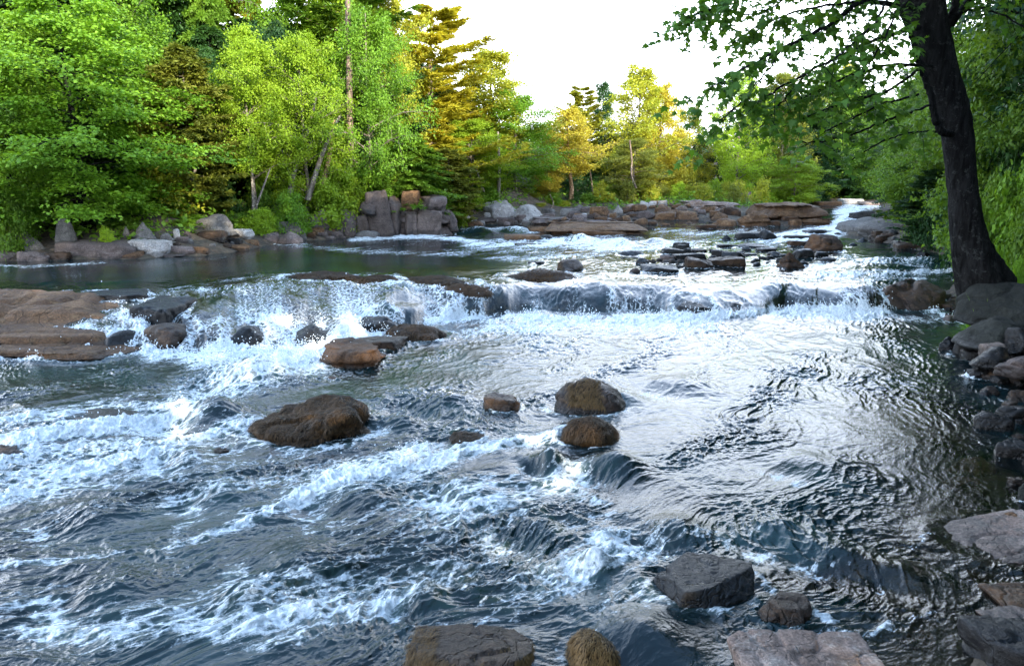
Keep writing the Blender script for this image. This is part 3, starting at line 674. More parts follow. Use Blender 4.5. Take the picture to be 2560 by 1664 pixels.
scatter(34, [(2420, 960), (2500, 1060), (2440, 1200), (2330, 1330), (2200, 1480), (2350, 1560), (2450, 1480)], (50, 120), ['rust', 'wetbrown', 'pinkgrey', 'wet'], 'brown stone under the shallow water near the right shore', 'sunken stones near the right shore', jit=(60, 40), seed=18, zb=-.17, hmax=.15)
scatter(16, [(2470, 940), (2530, 1010), (2560, 1120), (2560, 1230)], (24, 60), ['wet', 'wetbrown'], 'small dark rock at the water edge of the right margin', 'small rocks of the right margin', jit=(24, 22), seed=19)

# combed algae strands on the mossy rocks
def strands(o, n, length, width, mat, cond, seed, name='moss'):
    r = np.random.default_rng(seed)
    me = o.data; nv = len(me.vertices)
    V = np.empty(nv * 3, np.float32); me.vertices.foreach_get('co', V); V = V.reshape(-1, 3)
    N = np.empty(nv * 3, np.float32); me.vertices.foreach_get('normal', N); N = N.reshape(-1, 3)
    idx = np.where(cond(V, N))[0]
    i = r.choice(idx, n); p = V[i] + r.normal(0, .004, (n, 3)); nn = N[i]
    down = np.array([0, 0, -1.]) - nn * (-nn[:, 2:3])
    flow = down + np.array([-.5, -.7, 0]) * (nn[:, 2:3] > .6)
    flow /= np.linalg.norm(flow, axis=1)[:, None] + 1e-6
    side = np.cross(flow, nn); side /= np.linalg.norm(side, axis=1)[:, None] + 1e-6
    L = length * r.uniform(.4, 1.2, (n, 1)); w = width
    flow = flow + side * r.normal(0, .35, (n, 1))
    a = p - side * w; b = p + side * w
    m = p + flow * L * .5 + nn * L * .18
    c = m + side * w * .7; d = m - side * w * .7
    e = p + flow * L + nn * L * .02 + np.array([0, 0, -1]) * L * .15
    Vv = np.stack([a, b, c, d, e], 1).reshape(-1, 3)
    k = np.arange(n)[:, None] * 5
    ff = np.concatenate([np.concatenate([k + 0, k + 1, k + 2, k + 3], 1).ravel(), np.concatenate([k + 3, k + 2, k + 4], 1).ravel()])
    cnt = np.concatenate([np.full(n, 4), np.full(n, 3)])
    m2 = mesh_np(name, Vv, ff, cnt, mat)
    rr = np.repeat(r.random(n), 5)
    m2.validate(); attr(m2, 'rnd', rr[:len(m2.vertices)])
    return obj(name, m2, o)
algae = leaf_mat('brown_algae', (.022, .014, .007), (.10, .055, .020), .15)
algae_gold = leaf_mat('golden_algae', (.05, .028, .010), (.20, .12, .04), .15)
bl = {o['label'][:28]: o for o in C.objects if 'label' in o.keys()}
def rk(s): return next(o for o in C.objects if 'label' in o.keys() and o['label'].startswith(s))
strands(rk('flat topped boulder with rusty'), 5200, .05, .0016, algae_gold, lambda V, N: (V[:, 2] > .02) & ((N[:, 2] < .75) | (V[:, 0] < -.15)), 1)
strands(rk('golden brown boulder covered'), 6500, .05, .0016, algae_gold, lambda V, N: V[:, 2] > -.02, 2)
strands(rk('large brown moss covered'), 9000, .06, .003, algae, lambda V, N: V[:, 2] > -.02, 3)
strands(rk('large dark domed boulder'), 1300, .09, .0025, algae_gold, lambda V, N: (V[:, 2] > .08) & (N[:, 1] < .1) & (np.abs(V[:, 0]) < .18), 4)
strands(rk('dark mossy low rock just'), 4200, .07, .003, algae, lambda V, N: V[:, 2] > 0, 5)
strands(rk('small half sunk mossy'), 1500, .05, .003, algae, lambda V, N: V[:, 2] > 0, 6)
for s_ in ('leftmost dark brown mossy', 'long dark brown mossy', 'dark mossy slab in front', 'thin dark mossy slab', 'rusty brown lumpy slab', 'low rusty brown rock below'):
    strands(rk(s_), 2200, .09, .006, algae, lambda V, N: V[:, 2] > 0, 7)

# ------------------------------------------------------------------ water
NC, NR = 1500, 1080
pxs = np.concatenate([np.linspace(-3200, -120, 130, endpoint=False), np.linspace(-120, 2660, NC), np.linspace(2660, 4200, 50)[1:]])
pys = np.concatenate([np.linspace(3200, 1720, 60, endpoint=False), np.linspace(1720, 520, NR), np.linspace(520, 498, 40)[1:]])
a, dy, dz = ray(0, pys); Yrow = np.minimum(-CAM_H * dy / dz, 1e3)
Yrow = Yrow[Yrow < 88]
U = (pxs - 1280) / F
X = U[None, :] * Yrow[:, None] * 1.01; Yg = np.repeat(Yrow[:, None], len(pxs), 1)
SD = signed(X[::4, ::4], Yg[::4, ::4])
SD = np.repeat(np.repeat(SD, 4, 0), 4, 1)[:X.shape[0], :X.shape[1]]
Wz = W(X, Yg)
uu, Yb, Yc, zc = face_t(X, Yg)
tf = np.clip((Yg - Yb) / (Yc - Yb), -1, 2)
PX, PY = to_px(X, Yg, Wz)
dYr = Yg * Yg / (CAM_H * F)                       # ground length of one source pixel row

# flow coordinates: the lower pool bends round (-9,16); the upper reach runs straight
cx_, cy_ = -9., 16.
rad_ = np.hypot(X - cx_, Yg - cy_); ang = np.arctan2(Yg - cy_, X - cx_)
ls, ln = -ang * 11.5, rad_
us, un = -(X * .6 + Yg * .8), (X * .8 - Yg * .6)
up_ = sm(0, 1, tf)
S_ = ls * (1 - up_) + us * up_; N_ = ln * (1 - up_) + un * up_
S_ = np.where(tf >= 1, us, ls); N_ = np.where(tf >= 1, un, ln)

def stroke(F_, pts, w, s, soft=1.):
    pts = np.array(pts, float)
    best = np.full(F_.shape, 9.)
    for (x1, y1), (x2, y2) in zip(pts[:-1], pts[1:]):
        dx, dy_ = x2 - x1, (y2 - y1) * 2.2
        t_ = np.clip(((PX - x1) * dx + (PY - y1) * 2.2 * dy_) / (dx * dx + dy_ * dy_ + 1e-6), 0, 1)
        dd = np.hypot(PX - x1 - t_ * dx, (PY - y1) * 2.2 - t_ * dy_)
        best = np.minimum(best, dd / (w * 2.2))
    F_ += s * np.exp(-best ** 2 * 1.2)
foam = np.zeros_like(X)
for pts, w, s in [
    ([(380, 890), (560, 882), (820, 862), (960, 826)], 17, 1.0), ([(500, 905), (700, 905), (880, 880)], 26, .9), ([(560, 940), (760, 915)], 22, .6),
    ([(860, 880), (700, 940), (480, 1000), (250, 1075), (0, 1120)], 28, .55), ([(450, 1040), (200, 1120), (-50, 1190)], 34, .35),
    ([(620, 1070), (420, 1120), (200, 1180), (-60, 1260)], 18, .65), ([(330, 1000), (120, 1040), (-80, 1060)], 20, .35),
    ([(1480, 1075), (1300, 1115), (1080, 1160), (860, 1200), (760, 1245)], 16, .7), ([(880, 1190), (840, 1215)], 18, .6),
    ([(760, 1250), (620, 1310), (440, 1370), (200, 1405), (0, 1425)], 10, .8), ([(480, 1270), (450, 1330), (420, 1390)], 12, .4),
    ([(1060, 1120), (960, 1165)], 22, .4), ([(1290, 1100), (1200, 1130)], 18, .3),
    ([(1090, 800), (1250, 788), (1400, 800), (1640, 800), (1900, 782), (2200, 782)], 13, 1.0), ([(1180, 820), (1500, 815), (1750, 815)], 22, .55),
    ([(2010, 790), (2220, 800), (2420, 800)], 14, .5), ([(1960, 775), (2180, 785)], 16, .8),
    ([(2060, 690), (2250, 684), (2400, 675)], 8, .9), ([(2050, 655), (2250, 650), (2400, 655)], 12, .4), ([(1950, 700), (2400, 700)], 6, .5),
    ([(560, 590), (700, 610), (900, 628), (1150, 640)], 9, .32), ([(0, 664), (60, 668), (200, 660), (260, 655)], 4, .5), ([(300, 665), (420, 655), (600, 640)], 5, .2),
    ([(880, 600), (1060, 592), (1150, 596)], 5, .8), ([(1180, 610), (1400, 612), (1560, 625)], 9, .6), ([(1160, 575), (1260, 572), (1340, 580)], 5, .7),
    ([(1380, 600), (1480, 605), (1550, 600)], 8, .6), ([(1640, 575), (1760, 585), (1900, 575)], 7, .3), ([(1500, 640), (1200, 650)], 8, .3),
    ([(2180, 512), (2110, 530), (2160, 555), (2060, 585)], 14, .95), ([(2120, 520), (2090, 560), (1950, 590)], 9, .7),
    ([(1900, 606), (2050, 600), (2120, 640)], 8, .3),
    ([(1440, 1170), (1400, 1200), (1500, 1260)], 18, .5), ([(1500, 1350), (1560, 1330)], 16, .45), ([(1500, 1430), (1560, 1400), (1500, 1350)], 16, .35),
    ([(560, 1600), (700, 1570), (860, 1530)], 22, .42), ([(660, 1640), (760, 1610)], 20, .5), ([(80, 1560), (300, 1600)], 26, .2), ([(980, 1500), (920, 1570)], 18, .4),
    ([(1890, 1440), (1960, 1500), (2080, 1560)], 10, .55), ([(1700, 1500), (1800, 1530)], 12, .4), ([(2000, 1600), (2150, 1590), (2330, 1540)], 18, .4),
    ([(1980, 1410), (2120, 1415)], 8, .45), ([(1900, 1330), (1750, 1350)], 10, .25), ([(2260, 1380), (2320, 1340)], 14, .3),
    ([(2500, 1140), (2490, 1220)], 8, .45), ([(2280, 770), (2420, 800)], 6, .4),
    ([(560, 740), (600, 790), (500, 830)], 14, .45), ([(700, 800), (780, 850), (700, 860)], 22, .5), ([(870, 740), (960, 790)], 12, .2),
]: stroke(foam, pts, w, s)
# broad areas of thin foam
mass = np.zeros_like(X)
stroke(mass, [(440, 732), (800, 718), (1250, 724)], 17, .55)
stroke(mass, [(500, 700), (800, 685), (1000, 690)], 10, .25)
stroke(mass, [(1300, 880), (2200, 880)], 50, .13)
stroke(mass, [(1200, 622), (1600, 600), (2050, 605)], 34, .26); stroke(mass, [(1500, 690), (2300, 680)], 20, .16)
stroke(foam, [(2110, 560), (2060, 588), (1960, 596)], 9, .9); stroke(foam, [(1500, 612), (1620, 622), (1720, 612)], 8, .55); stroke(foam, [(1900, 664), (2150, 668)], 5, .4); stroke(foam, [(1000, 590), (1180, 604)], 4, .5)
stroke(mass, [(-50, 1180), (600, 1200), (1200, 1250)], 150, .38); stroke(mass, [(100, 1550), (900, 1500), (1500, 1450)], 120, .37)
stroke(mass, [(500, 1000), (100, 1080)], 60, .2); stroke(mass, [(900, 620), (1900, 640)], 30, .10)
stroke(mass, [(1300, 1250), (1700, 1350)], 90, .12)
stroke(mass, [(1200, 850), (1900, 840)], 30, .16)
dark = np.zeros_like(X)
stroke(dark, [(-50, 950), (160, 955), (300, 930)], 28, .9); stroke(dark, [(2400, 1000), (2560, 1400)], 120, .8); stroke(dark, [(-50, 700), (400, 698), (800, 655), (1200, 652)], 15, .8)
foam += mass; foam *= (1 - .85 * np.clip(dark, 0, 1))
ridge = lambda n_: 1 - np.abs(n_) * 2
streak = n2(S_ * .55, N_ * 2.6, 21) * .6 + n2(S_ * 1.6, N_ * 6.5, 22) * .5 + n2(S_ * 5, N_ * 12, 23) * .25
foam = foam * .93 * (1 + 1.25 * streak)
# falling water
onface = sm(-.12, .10, tf) * (1 - sm(.95, 1.35, tf))
steep = np.clip(1.5 - .42 * (Yc - Yb), .35, 1.1)
fs = n2(uu * 38, tf * .9 + uu * 9, 31) * .8 + n2(uu * 110, tf * 1.3 + uu * 14, 32) * .55 + n2(uu * 300, tf * 2, 33) * .3
patchy = n2(uu * 13, 3.3 + tf * .6, 35)
leftish = sm(.02, -.18, uu)
foam = foam * (1 - .75 * onface * sm(.25, .6, tf)) + sm(-.61, -.50, uu) * onface * np.maximum(steep, .75 * leftish) * (.26 + .30 * leftish + .50 * fs + .5 * patchy) * (.40 + .75 * (1 - np.clip(tf, 0, 1)))
# foam curling downstream of rocks
for (rx_, ry_, a_, b_, h_) in ROCKS:
    if signed(np.array([rx_]), np.array([ry_]))[0] > .1: continue
    near_ = (np.abs(X - rx_) < a_ * 2.4) & (np.abs(Yg - ry_) < b_ * 2.6 + .4)
    if not near_.any(): continue
    e = np.hypot((X[near_] - rx_) / (a_ * 1.02), (Yg[near_] - ry_) / (b_ * 1.02))
    pool = .10 if ry_ < 5 else .32
    foam[near_] += pool * np.exp(-((e - 1.08) / .16) ** 2) * (1 + 1.5 * n2(X[near_] * 4, Yg[near_] * 4, 41))
    # water piles up against the rock and dips behind it
    Wz[near_] += .02 * np.exp(-((e - 1.1) / .25) ** 2) * min(1, a_ * 2)
foam = np.clip(foam, 0, 1.4)

# wave height
calm = np.ones_like(X) * .85
stroke(calm, [(450, 735), (800, 718), (1250, 722)], 16, .5)
stroke(calm, [(-300, 690), (300, 688), (600, 662), (1250, 650)], 20, -.80)
stroke(calm, [(-100, 950), (200, 950)], 24, -.5)
stroke(calm, [(2300, 1050), (2500, 1200), (2250, 1450), (2350, 1600)], 110, -.5)
calm = np.clip(calm, .08, 1.2)
calm = np.where(tf > 1.1, calm * (.62 + .5 * sm(-.1, .15, uu)), calm)
calm = calm * (1 - .55 * sm(4.2, 7.5, X) * (Yg < 12)) 
def fade(wl): return np.clip(wl / (2.2 * dYr), 0, 1)
wx = .25 * n2(X * 1.1, Yg * 1.1, 51); wy = .25 * n2(X * 1.1, Yg * 1.1, 52)
sA, nA = S_ + wx, N_ + wy
H1 = n2(sA * .9, nA * 1.2, 53)
H2 = ridge(n2(sA * 1.5 + nA * .7, nA * 2.6, 54)) ** 2
H3 = ridge(n2(sA * 4.0 - nA * 1.2, nA * 5.4, 55)) ** 2
H4 = ridge(n2(sA * 9 + nA * 2, nA * 12, 56))
H5 = ridge(n2(sA * 21, nA * 25, 57))
H6 = n2(sA * 48, nA * 54, 58)
act = np.clip(.8 + 1.9 * n2(sA * .6, nA * 1.5, 59) + .8 * foam, .38, 2.0)
hw = calm * (.020 * H1 + (.009 + .021 * np.clip(mass * 3, 0, 1)) * H2 * fade(.5) + act * (.012 * H3 * fade(.22) + .0075 * H4 * fade(.10) + .0038 * H5 * fade(.045) + .0013 * H6 * fade(.02)))
rough_ = n2(sA * 6, nA * 8, 61) + .6 * n2(sA * 14, nA * 17, 62) + .4 * n2(sA * 33, nA * 37, 63)
hw += np.clip(foam, 0, 1) * (.020 * rough_ + .012 + .03 * np.clip(foam - .6, 0, .6) * (1 - onface) * (1 + rough_)) * np.clip(3 / np.maximum(Yg, 3) + .5, 0, 1)
# sunken boulders: humps with a trough and broken water behind
for (hx, hy_, wpx_, hm, st) in [(640, 940, 120, .24, 0), (540, 1040, 110, .20, 0), (720, 900, 80, .12, 0), (1120, 1010, 110, .10, 0), (1540, 1165, 95, .13, 0), (1380, 1160, 60, .14, 0),
                                (1010, 1060, 70, .10, 0), (900, 1060, 60, .09, 0), (1480, 1420, 60, .09, 0), (1700, 1330, 110, .08, 0), (1060, 1500, 80, .06, 0), (560, 1240, 90, .07, 0),
                                (2100, 1390, 100, .06, 0), (1960, 1330, 120, .05, 0), (2240, 1430, 90, .05, 0), (1620, 1600, 160, .09, 0), (250, 1300, 110, .06, 0), (750, 1400, 120, .06, 0),
                                (1560, 1000, 70, .07, 0), (1700, 960, 100, .05, 0), (2050, 1160, 120, .04, 0), (1350, 1330, 100, .06, 0), (1800, 1420, 60, .05, 0),
                                (1450, 600, 50, .18, 0), (1200, 578, 60, .2, 0), (1290, 576, 50, .15, 0), (1560, 612, 60, .15, 0), (1640, 606, 50, .14, 0), (2320, 655, 60, .12, 0), (2200, 650, 50, .08, 0),
                                (480, 1150, 70, .08, 0), (900, 1250, 110, .07, 0), (1180, 1230, 90, .06, 0), (300, 1480, 130, .06, 0), (620, 1500, 110, .06, 0)]:
    Yh = hit(hx, hy_); p = at(hx, hy_, Yh); wr = wpx_ / F * Yh
    dx = X - p[0]; dY = Yg - p[1]
    fl = (dx * -.75 + dY * -.66); cr = (dx * .66 + dY * -.75)
    e = (fl / (wr * .8)) ** 2 + (cr / wr) ** 2
    hw += hm * np.exp(-e * 1.6) - hm * .55 * np.exp(-((fl - wr * 1.15) / (wr * .55)) ** 2 - (cr / (wr * .9)) ** 2)
    foam += (.35 if Yh < 20 else .2) * np.exp(-((fl - wr * 1.35) / (wr * .35)) ** 2 - (cr / (wr * .8)) ** 2) * (1 + 1.5 * rough_)
# rock shapes felt through the falling sheet
lf_ = leftish * sm(-.64, -.52, uu)
hw += onface * (1.15 - np.clip(tf, 0, 1)) * sm(-.61, -.50, uu) * ((.05 + .12 * lf_) * n2(uu * 16, tf * 1.8 + uu * 5, 71) + (.02 + .06 * lf_) * n2(uu * 45, tf * 3, 72) + .010 * fs)
ZW = Wz + hw
foam = np.clip(foam, 0, 1.4)
shallow = np.clip(sm(-.9, -.1, SD) + 0, 0, 1) * (Yg < 11)
sh2 = np.zeros_like(X); stroke(sh2, [(2300, 1050), (2500, 1200), (2250, 1450), (2350, 1600)], 110, 1.); stroke(sh2, [(1950, 1450), (2150, 1450)], 40, .8)
shallow = np.clip(np.maximum(shallow, sh2), 0, 1)
rocky = onface * sm(-.25, .35, n2(uu * 17, tf * 1.3, 81) + .35 * n2(uu * 60, tf * 4, 82) + .25)
keep = (SD[:-1, :-1] < 1.2).ravel()
keep &= (Yg[:-1, :-1].ravel() < 86)
q = grid_faces(X.shape[0], X.shape[1], keep)
Vw = np.stack([X, Yg, ZW], -1).reshape(-1, 3)
used = np.zeros(len(Vw), bool); used[q.ravel()] = True
remap = np.cumsum(used) - 1
me = mesh_np('river_water', Vw[used], remap[q][:, ::-1][:, ::-1], 4, None, True)
attr(me, 'foam', foam.ravel()[used]); attr(me, 'shallow', shallow.ravel()[used]); attr(me, 'rocky', rocky.ravel()[used])
attr(me, 'flow', np.stack([S_, N_, ZW], -1).reshape(-1, 3)[used], 'FLOAT_VECTOR')

t = NT('river_water')
fa = t.attr('foam'); fv = t.attr('flow', 'Vector'); geo = t.n('ShaderNodeNewGeometry').outputs['Position']
nz1 = t.noise(t.mapping(fv, (5, 9, 1.5)), 1.6, 6, .72, .6)
nz2 = t.noise(t.mapping(geo, (1, 1, 1)), 38, 4, .7, .4)
vr = t.n('ShaderNodeTexVoronoi', feature='DISTANCE_TO_EDGE', i_Scale=1.)
dis = t.n('ShaderNodeVectorMath', operation='ADD'); t.set(dis.inputs[0], t.mapping(fv, (7, 11, 6)))
dn = t.n('ShaderNodeTexNoise', i_Scale=3.5, i_Detail=3.); t.set(dn.inputs['Vector'], fv)
dsc = t.n('ShaderNodeVectorMath', operation='SCALE', i_Scale=1.6); t.set(dsc.inputs[0], dn.outputs['Color']); t.set(dis.inputs[1], dsc.outputs[0])
t.set(vr.inputs['Vector'], dis.outputs[0])
lace = t.ramp(vr.outputs['Distance'], 0., .28, 1., 0.)
ff = t.math('ADD', fa, t.math('MULTIPLY', t.math('SUBTRACT', nz1, .5), .95))
ff = t.math('ADD', ff, t.math('MULTIPLY', t.math('SUBTRACT', nz2, .5), .95))
ff = t.math('ADD', ff, t.math('MULTIPLY', t.math('MULTIPLY', t.math('SUBTRACT', lace, .35), .5), t.ramp(fa, .05, .3)))
nz3 = t.noise(geo, 95, 3, .7)
bub = t.n('ShaderNodeTexVoronoi', i_Scale=34.); t.set(bub.inputs['Vector'], geo)
nz4 = t.noise(t.mapping(fv, (4, 24, 1.5)), 1.5, 5, .7, .9)
ff = t.math('ADD', ff, t.math('MULTIPLY', t.math('SUBTRACT', nz4, .5), 1.9))
ff = t.math('ADD', ff, t.math('MULTIPLY', t.math('SUBTRACT', nz3, .5), .5))
ff = t.math('SUBTRACT', ff, t.math('MULTIPLY', t.ramp(bub.outputs['Distance'], .35, .7), t.ramp(fa, .1, .5, .22, .05)))
fac = t.ramp(ff, .36, 1.05)
# small ripples
b1 = t.noise(t.mapping(fv, (6, 9, 1)), 2.2, 5, .6, .5)
b2 = t.noise(t.mapping(fv, (20, 28, 1)), 2.4, 4, .6, .3)
cam_ = t.n('ShaderNodeVectorMath', operation='LENGTH'); t.set(cam_.inputs[0], geo)
atten = t.ramp(cam_.outputs['Value'], 4, 30, 1, .35)
hgt = t.math('ADD', b1, t.math('MULTIPLY', b2, .35))
nrm = t.n('ShaderNodeBump', i_Distance=.022); t.set(nrm.inputs['Height'], hgt); t.set(nrm.inputs['Strength'], t.math('MULTIPLY', atten, .32))
body = t.mix(t.ramp(t.noise(geo, .7, 3), .4, .65), (.002, .008, .010, 1), (.006, .024, .027, 1))
body = t.mix(t.math('MULTIPLY', t.ramp(fa, .15, .7), .8), body, (.05, .085, .08, 1))
rk_ = t.attr('rocky')
rcol = t.mix(t.ramp(nz1, .4, .65), (.006, .006, .007, 1), (.05, .042, .03, 1))
body = t.mix(t.math('MULTIPLY', rk_, .85), body, rcol)
dif = t.n('ShaderNodeBsdfDiffuse', i_Color=body)
trn = t.n('ShaderNodeBsdfTransparent', i_Color=(.66, .62, .50, 1))
mb = t.n('ShaderNodeMixShader'); t.set(mb.inputs[0], t.math('MULTIPLY', t.attr('shallow'), .95)); t.t.links.new(dif.outputs[0], mb.inputs[1]); t.t.links.new(trn.outputs[0], mb.inputs[2])
gl = t.n('ShaderNodeBsdfGlossy', i_Roughness=.03, i_Color=(1, 1, 1, 1), i_Normal=nrm.outputs[0])
fr = t.n('ShaderNodeFresnel', i_IOR=1.36, i_Normal=nrm.outputs[0])
mw = t.n('ShaderNodeMixShader'); t.set(mw.inputs[0], fr.outputs[0]); t.t.links.new(mb.outputs[0], mw.inputs[1]); t.t.links.new(gl.outputs[0], mw.inputs[2])
fcol = t.mix(t.ramp(nz2, .3, .7), (.44, .50, .53, 1), (.82, .85, .86, 1))
fb = t.n('ShaderNodeBsdfPrincipled', i_Base_Color=fcol, i_Roughness=.45, i_Normal=t.bump(t.math('ADD', nz2, nz1), .7, .03))
mf = t.n('ShaderNodeMixShader'); t.set(mf.inputs[0], fac); t.t.links.new(mw.outputs[0], mf.inputs[1]); t.t.links.new(fb.outputs[0], mf.inputs[2])
t.t.links.new(mf.outputs[0], t.out.inputs[0])
me.materials.append(t.m)
water = obj('river_water', me)
tag(water, 'rushing river of dark water and white foam stepping over a rock ledge', 'river', kind='structure')
# drops thrown up where the water breaks
rs = np.random.default_rng(5)
wgt = np.clip(foam - .62, 0, .6).ravel() * (Yg.ravel() < 15) * (np.abs(U)[None, :] < .75).repeat(len(Yrow), 0).ravel() * (.3 + 2 * ((tf > -.5) & (tf < .7)).ravel())
wgt *= (Yg * Yg).ravel(); wgt /= wgt.sum(); ci = rs.choice(len(wgt), 5200, p=wgt)
pc_ = np.stack([X, Yg, ZW], -1).reshape(-1, 3)[ci] + rs.normal(0, .03, (5200, 3)); pc_[:, 2] += np.abs(rs.exponential(.035, 5200)) + .01
sz_ = rs.uniform(.003, .009, 5200)[:, None, None] * (.6 + pc_[:, 1:2, None] / 16)
oc = np.array([(1, 0, 0), (-1, 0, 0), (0, 1, 0), (0, -1, 0), (0, 0, 1.3), (0, 0, -1.3)], float)
of = np.array([(0, 2, 4), (2, 1, 4), (1, 3, 4), (3, 0, 4), (2, 0, 5), (1, 2, 5), (3, 1, 5), (0, 3, 5)])
t = NT('water_drops'); b_ = t.n('ShaderNodeBsdfPrincipled', i_Base_Color=(.8, .87, .9, 1), i_Roughness=.2); t.t.links.new(b_.outputs[0], t.out.inputs[0])
sp_ = obj('spray', mesh_np('spray', (pc_[:, None] + oc[None] * sz_).reshape(-1, 3), (of[None] + np.arange(5200)[:, None, None] * 6).reshape(-1), 3, t.m, True))
tag(sp_, 'fine white drops of spray above the breaking water', 'spray', kind='stuff')
# ------------------------------------------------------------------ trees
class Tubes:
    def __init__(s): s.V = []; s.F = []; s.n = 0
    def add(s, pts, rad, k=6):
        pts = np.asarray(pts, float); rad = np.asarray(rad, float); m = len(pts)
        tg = np.gradient(pts, axis=0); tg /= np.linalg.norm(tg, axis=1)[:, None] + 1e-9
        ref = np.array([1, 0, 0.]) if abs(tg[0][2]) > .7 else np.array([0, 0, 1.])
        a = np.cross(tg, ref); a /= np.linalg.norm(a, axis=1)[:, None] + 1e-9; b = np.cross(tg, a)
        th = np.arange(k) * 2 * math.pi / k
        V = pts[:, None] + rad[:, None, None] * (np.cos(th)[None, :, None] * a[:, None] + np.sin(th)[None, :, None] * b[:, None])
        i = np.arange(m - 1)[:, None] * k + np.arange(k)[None]; j = np.arange(m - 1)[:, None] * k + (np.arange(k)[None] + 1) % k
        s.F.append((np.stack([i, j, j + k, i + k], -1).reshape(-1, 4) + s.n)); s.V.append(V.reshape(-1, 3)); s.n += m * k
    def mesh(s, name, mat): return mesh_np(name, np.concatenate(s.V), np.concatenate(s.F), 4, mat, True)

SHAPE = {
    'maple': np.array([(0, -.05, 0), (.20, .02, .02), (.48, -.02, -.06), (.30, .28, .03), (.52, .55, -.08), (.20, .52, .03), (0, 1, -.08),
                       (-.20, .52, .03), (-.52, .55, -.08), (-.30, .28, .03), (-.48, -.02, -.06), (-.20, .02, .02)]),
    'leaf': np.array([(0, 0, 0), (.34, .34, .07), (.12, .72, 0), (0, 1, -.06), (-.30, .42, .07)]),
    'quad': np.array([(0, 0, 0), (.36, .45, .08), (0, 1, -.05), (-.36, .45, .08)]),
    'needle': np.array([(-.05, 0, 0), (.05, 0, 0), (0, 1, 0)]),
    'spray': np.array([(0, 0, 0), (.16, .35, .03), (.05, 1, -.10), (-.05, .95, -.10), (-.16, .4, .03)]),
}
def leaves(name, P, Nrm, Dir, size, shape, seed=0):
    """one mesh of leaf shaped faces: P centres, Nrm facing, Dir pointing"""
    r = np.random.default_rng(seed); S = SHAPE[shape]; k = len(S); n = len(P)
    Nrm = Nrm / (np.linalg.norm(Nrm, axis=1)[:, None] + 1e-9)
    X_ = np.cross(Dir, Nrm); X_ /= np.linalg.norm(X_, axis=1)[:, None] + 1e-9
    Y_ = np.cross(Nrm, X_)
    sz = (size * r.uniform(.6, 1.25, n))[:, None, None]
    V = P[:, None] + sz * (S[None, :, 0:1] * X_[:, None] + S[None, :, 1:2] * Y_[:, None] + S[None, :, 2:3] * Nrm[:, None])
    me = mesh_np(name, V.reshape(-1, 3), np.arange(n * k), k)
    attr(me, 'rnd', np.repeat(r.random(n), k)[:len(me.vertices)])
    return me

def tree_mesh(seed, H=8., Rr=2.6, base=.22, prof='round', nl=46, tw=8, nlf=34, size=.12, shape='leaf', droop=.1, rise=.35, spread=(.22, .05), tr=.12, lean=.0, sub=.33, jitter=.65, flat=False):
    r = np.random.default_rng(seed); tb = Tubes()
    zz = np.linspace(-.3, H * .97, 12)
    bx = lean * zz + np.cumsum(r.normal(0, .05, 12)); by = np.cumsum(r.normal(0, .05, 12))
    trunk = np.stack([bx, by, zz], 1); trad = tr * (1 - .85 * np.clip(zz / H, 0, 1)) ; trad[0] *= 1.5; trad[1] *= 1.1
    tb.add(trunk, trad, 8)
    P = []; N = []; D_ = []
    for i in range(nl):
        f = (i + r.random()) / nl
        z = H * (base + (1 - base) * f * .97)
        if prof == 'round': pr = math.sin(math.pi * min(.97, .14 + .83 * f)) ** .65
        elif prof == 'dome': pr = min(1, .62 + 1.2 * f) * max(.12, 1 - f ** 3.2) ** .55 * (.8 + .35 * math.sin(i * 1.7 + seed) * math.sin(i * .37))
        elif prof == 'cone': pr = (1 - f) ** .8 + .05
        elif prof == 'top': pr = (.35 + .65 * f) * math.sin(math.pi * min(.96, .35 + .6 * f)) ** .5
        else: pr = (1 - f * .6) * .8
        L = Rr * pr * r.uniform(.55, 1.2)
        az = i * 2.399 + r.normal(0, .4)
        p0 = np.array([np.interp(z, zz, bx), np.interp(z, zz, by), z - L * rise * .6])
        dr = np.array([math.cos(az), math.sin(az), 0])
        s = np.linspace(0, 1, 6)[:, None]
        br = p0 + dr * L * s + np.array([0, 0, 1.]) * (L * rise * s - L * (droop + rise * .35) * s ** 2.2) + np.cumsum(r.normal(0, .035 * L, (6, 3)), 0) * s
        rb = max(.012, tr * .28 * L / Rr)
        tb.add(br, rb * (1 - .85 * s[:, 0]), 5)
        for k in range(tw):
            q = .25 + .75 * (k + r.random()) / tw
            b = np.array([np.interp(q, s[:, 0], br[:, c]) for c in range(3)])
            a2 = az + (1 if k % 2 else -1) * r.uniform(.4, 1.15)
            l2 = L * sub * (1.25 - q * .7) * r.uniform(.6, 1.3) + .1
            d2 = np.array([math.cos(a2), math.sin(a2), r.normal(.06, .28) - droop * .5 if flat else r.normal(.22, .5)])
            e = b + d2 * l2
            tb.add(np.stack([b, (b + e) / 2 + np.array([0, 0, .03]), e]), np.array([rb * .35, rb * .2, .004]), 3)
            m = int(nlf * r.uniform(.5, 1.4))
            tt = r.random(m)[:, None] ** .7
            c = b + (e - b) * tt * 1.1
            off = r.normal(0, 1, (m, 3)) * np.array([spread[0], spread[0], spread[1]])
            P.append(c + off - np.array([0, 0, 1]) * droop * np.abs(off[:, :1]))
            nn = np.array([0, 0, 1.]) + r.normal(0, jitter, (m, 3)) + dr * .25; N.append(nn)
            dd = d2 + r.normal(0, .7, (m, 3)); dd[:, 2] -= .25 + droop; D_.append(dd)
    P = np.concatenate(P); N = np.concatenate(N); D_ = np.concatenate(D_)
    return tb.mesh('trunk', None), leaves('crown', P, N, D_, size, shape, seed), H, Rr

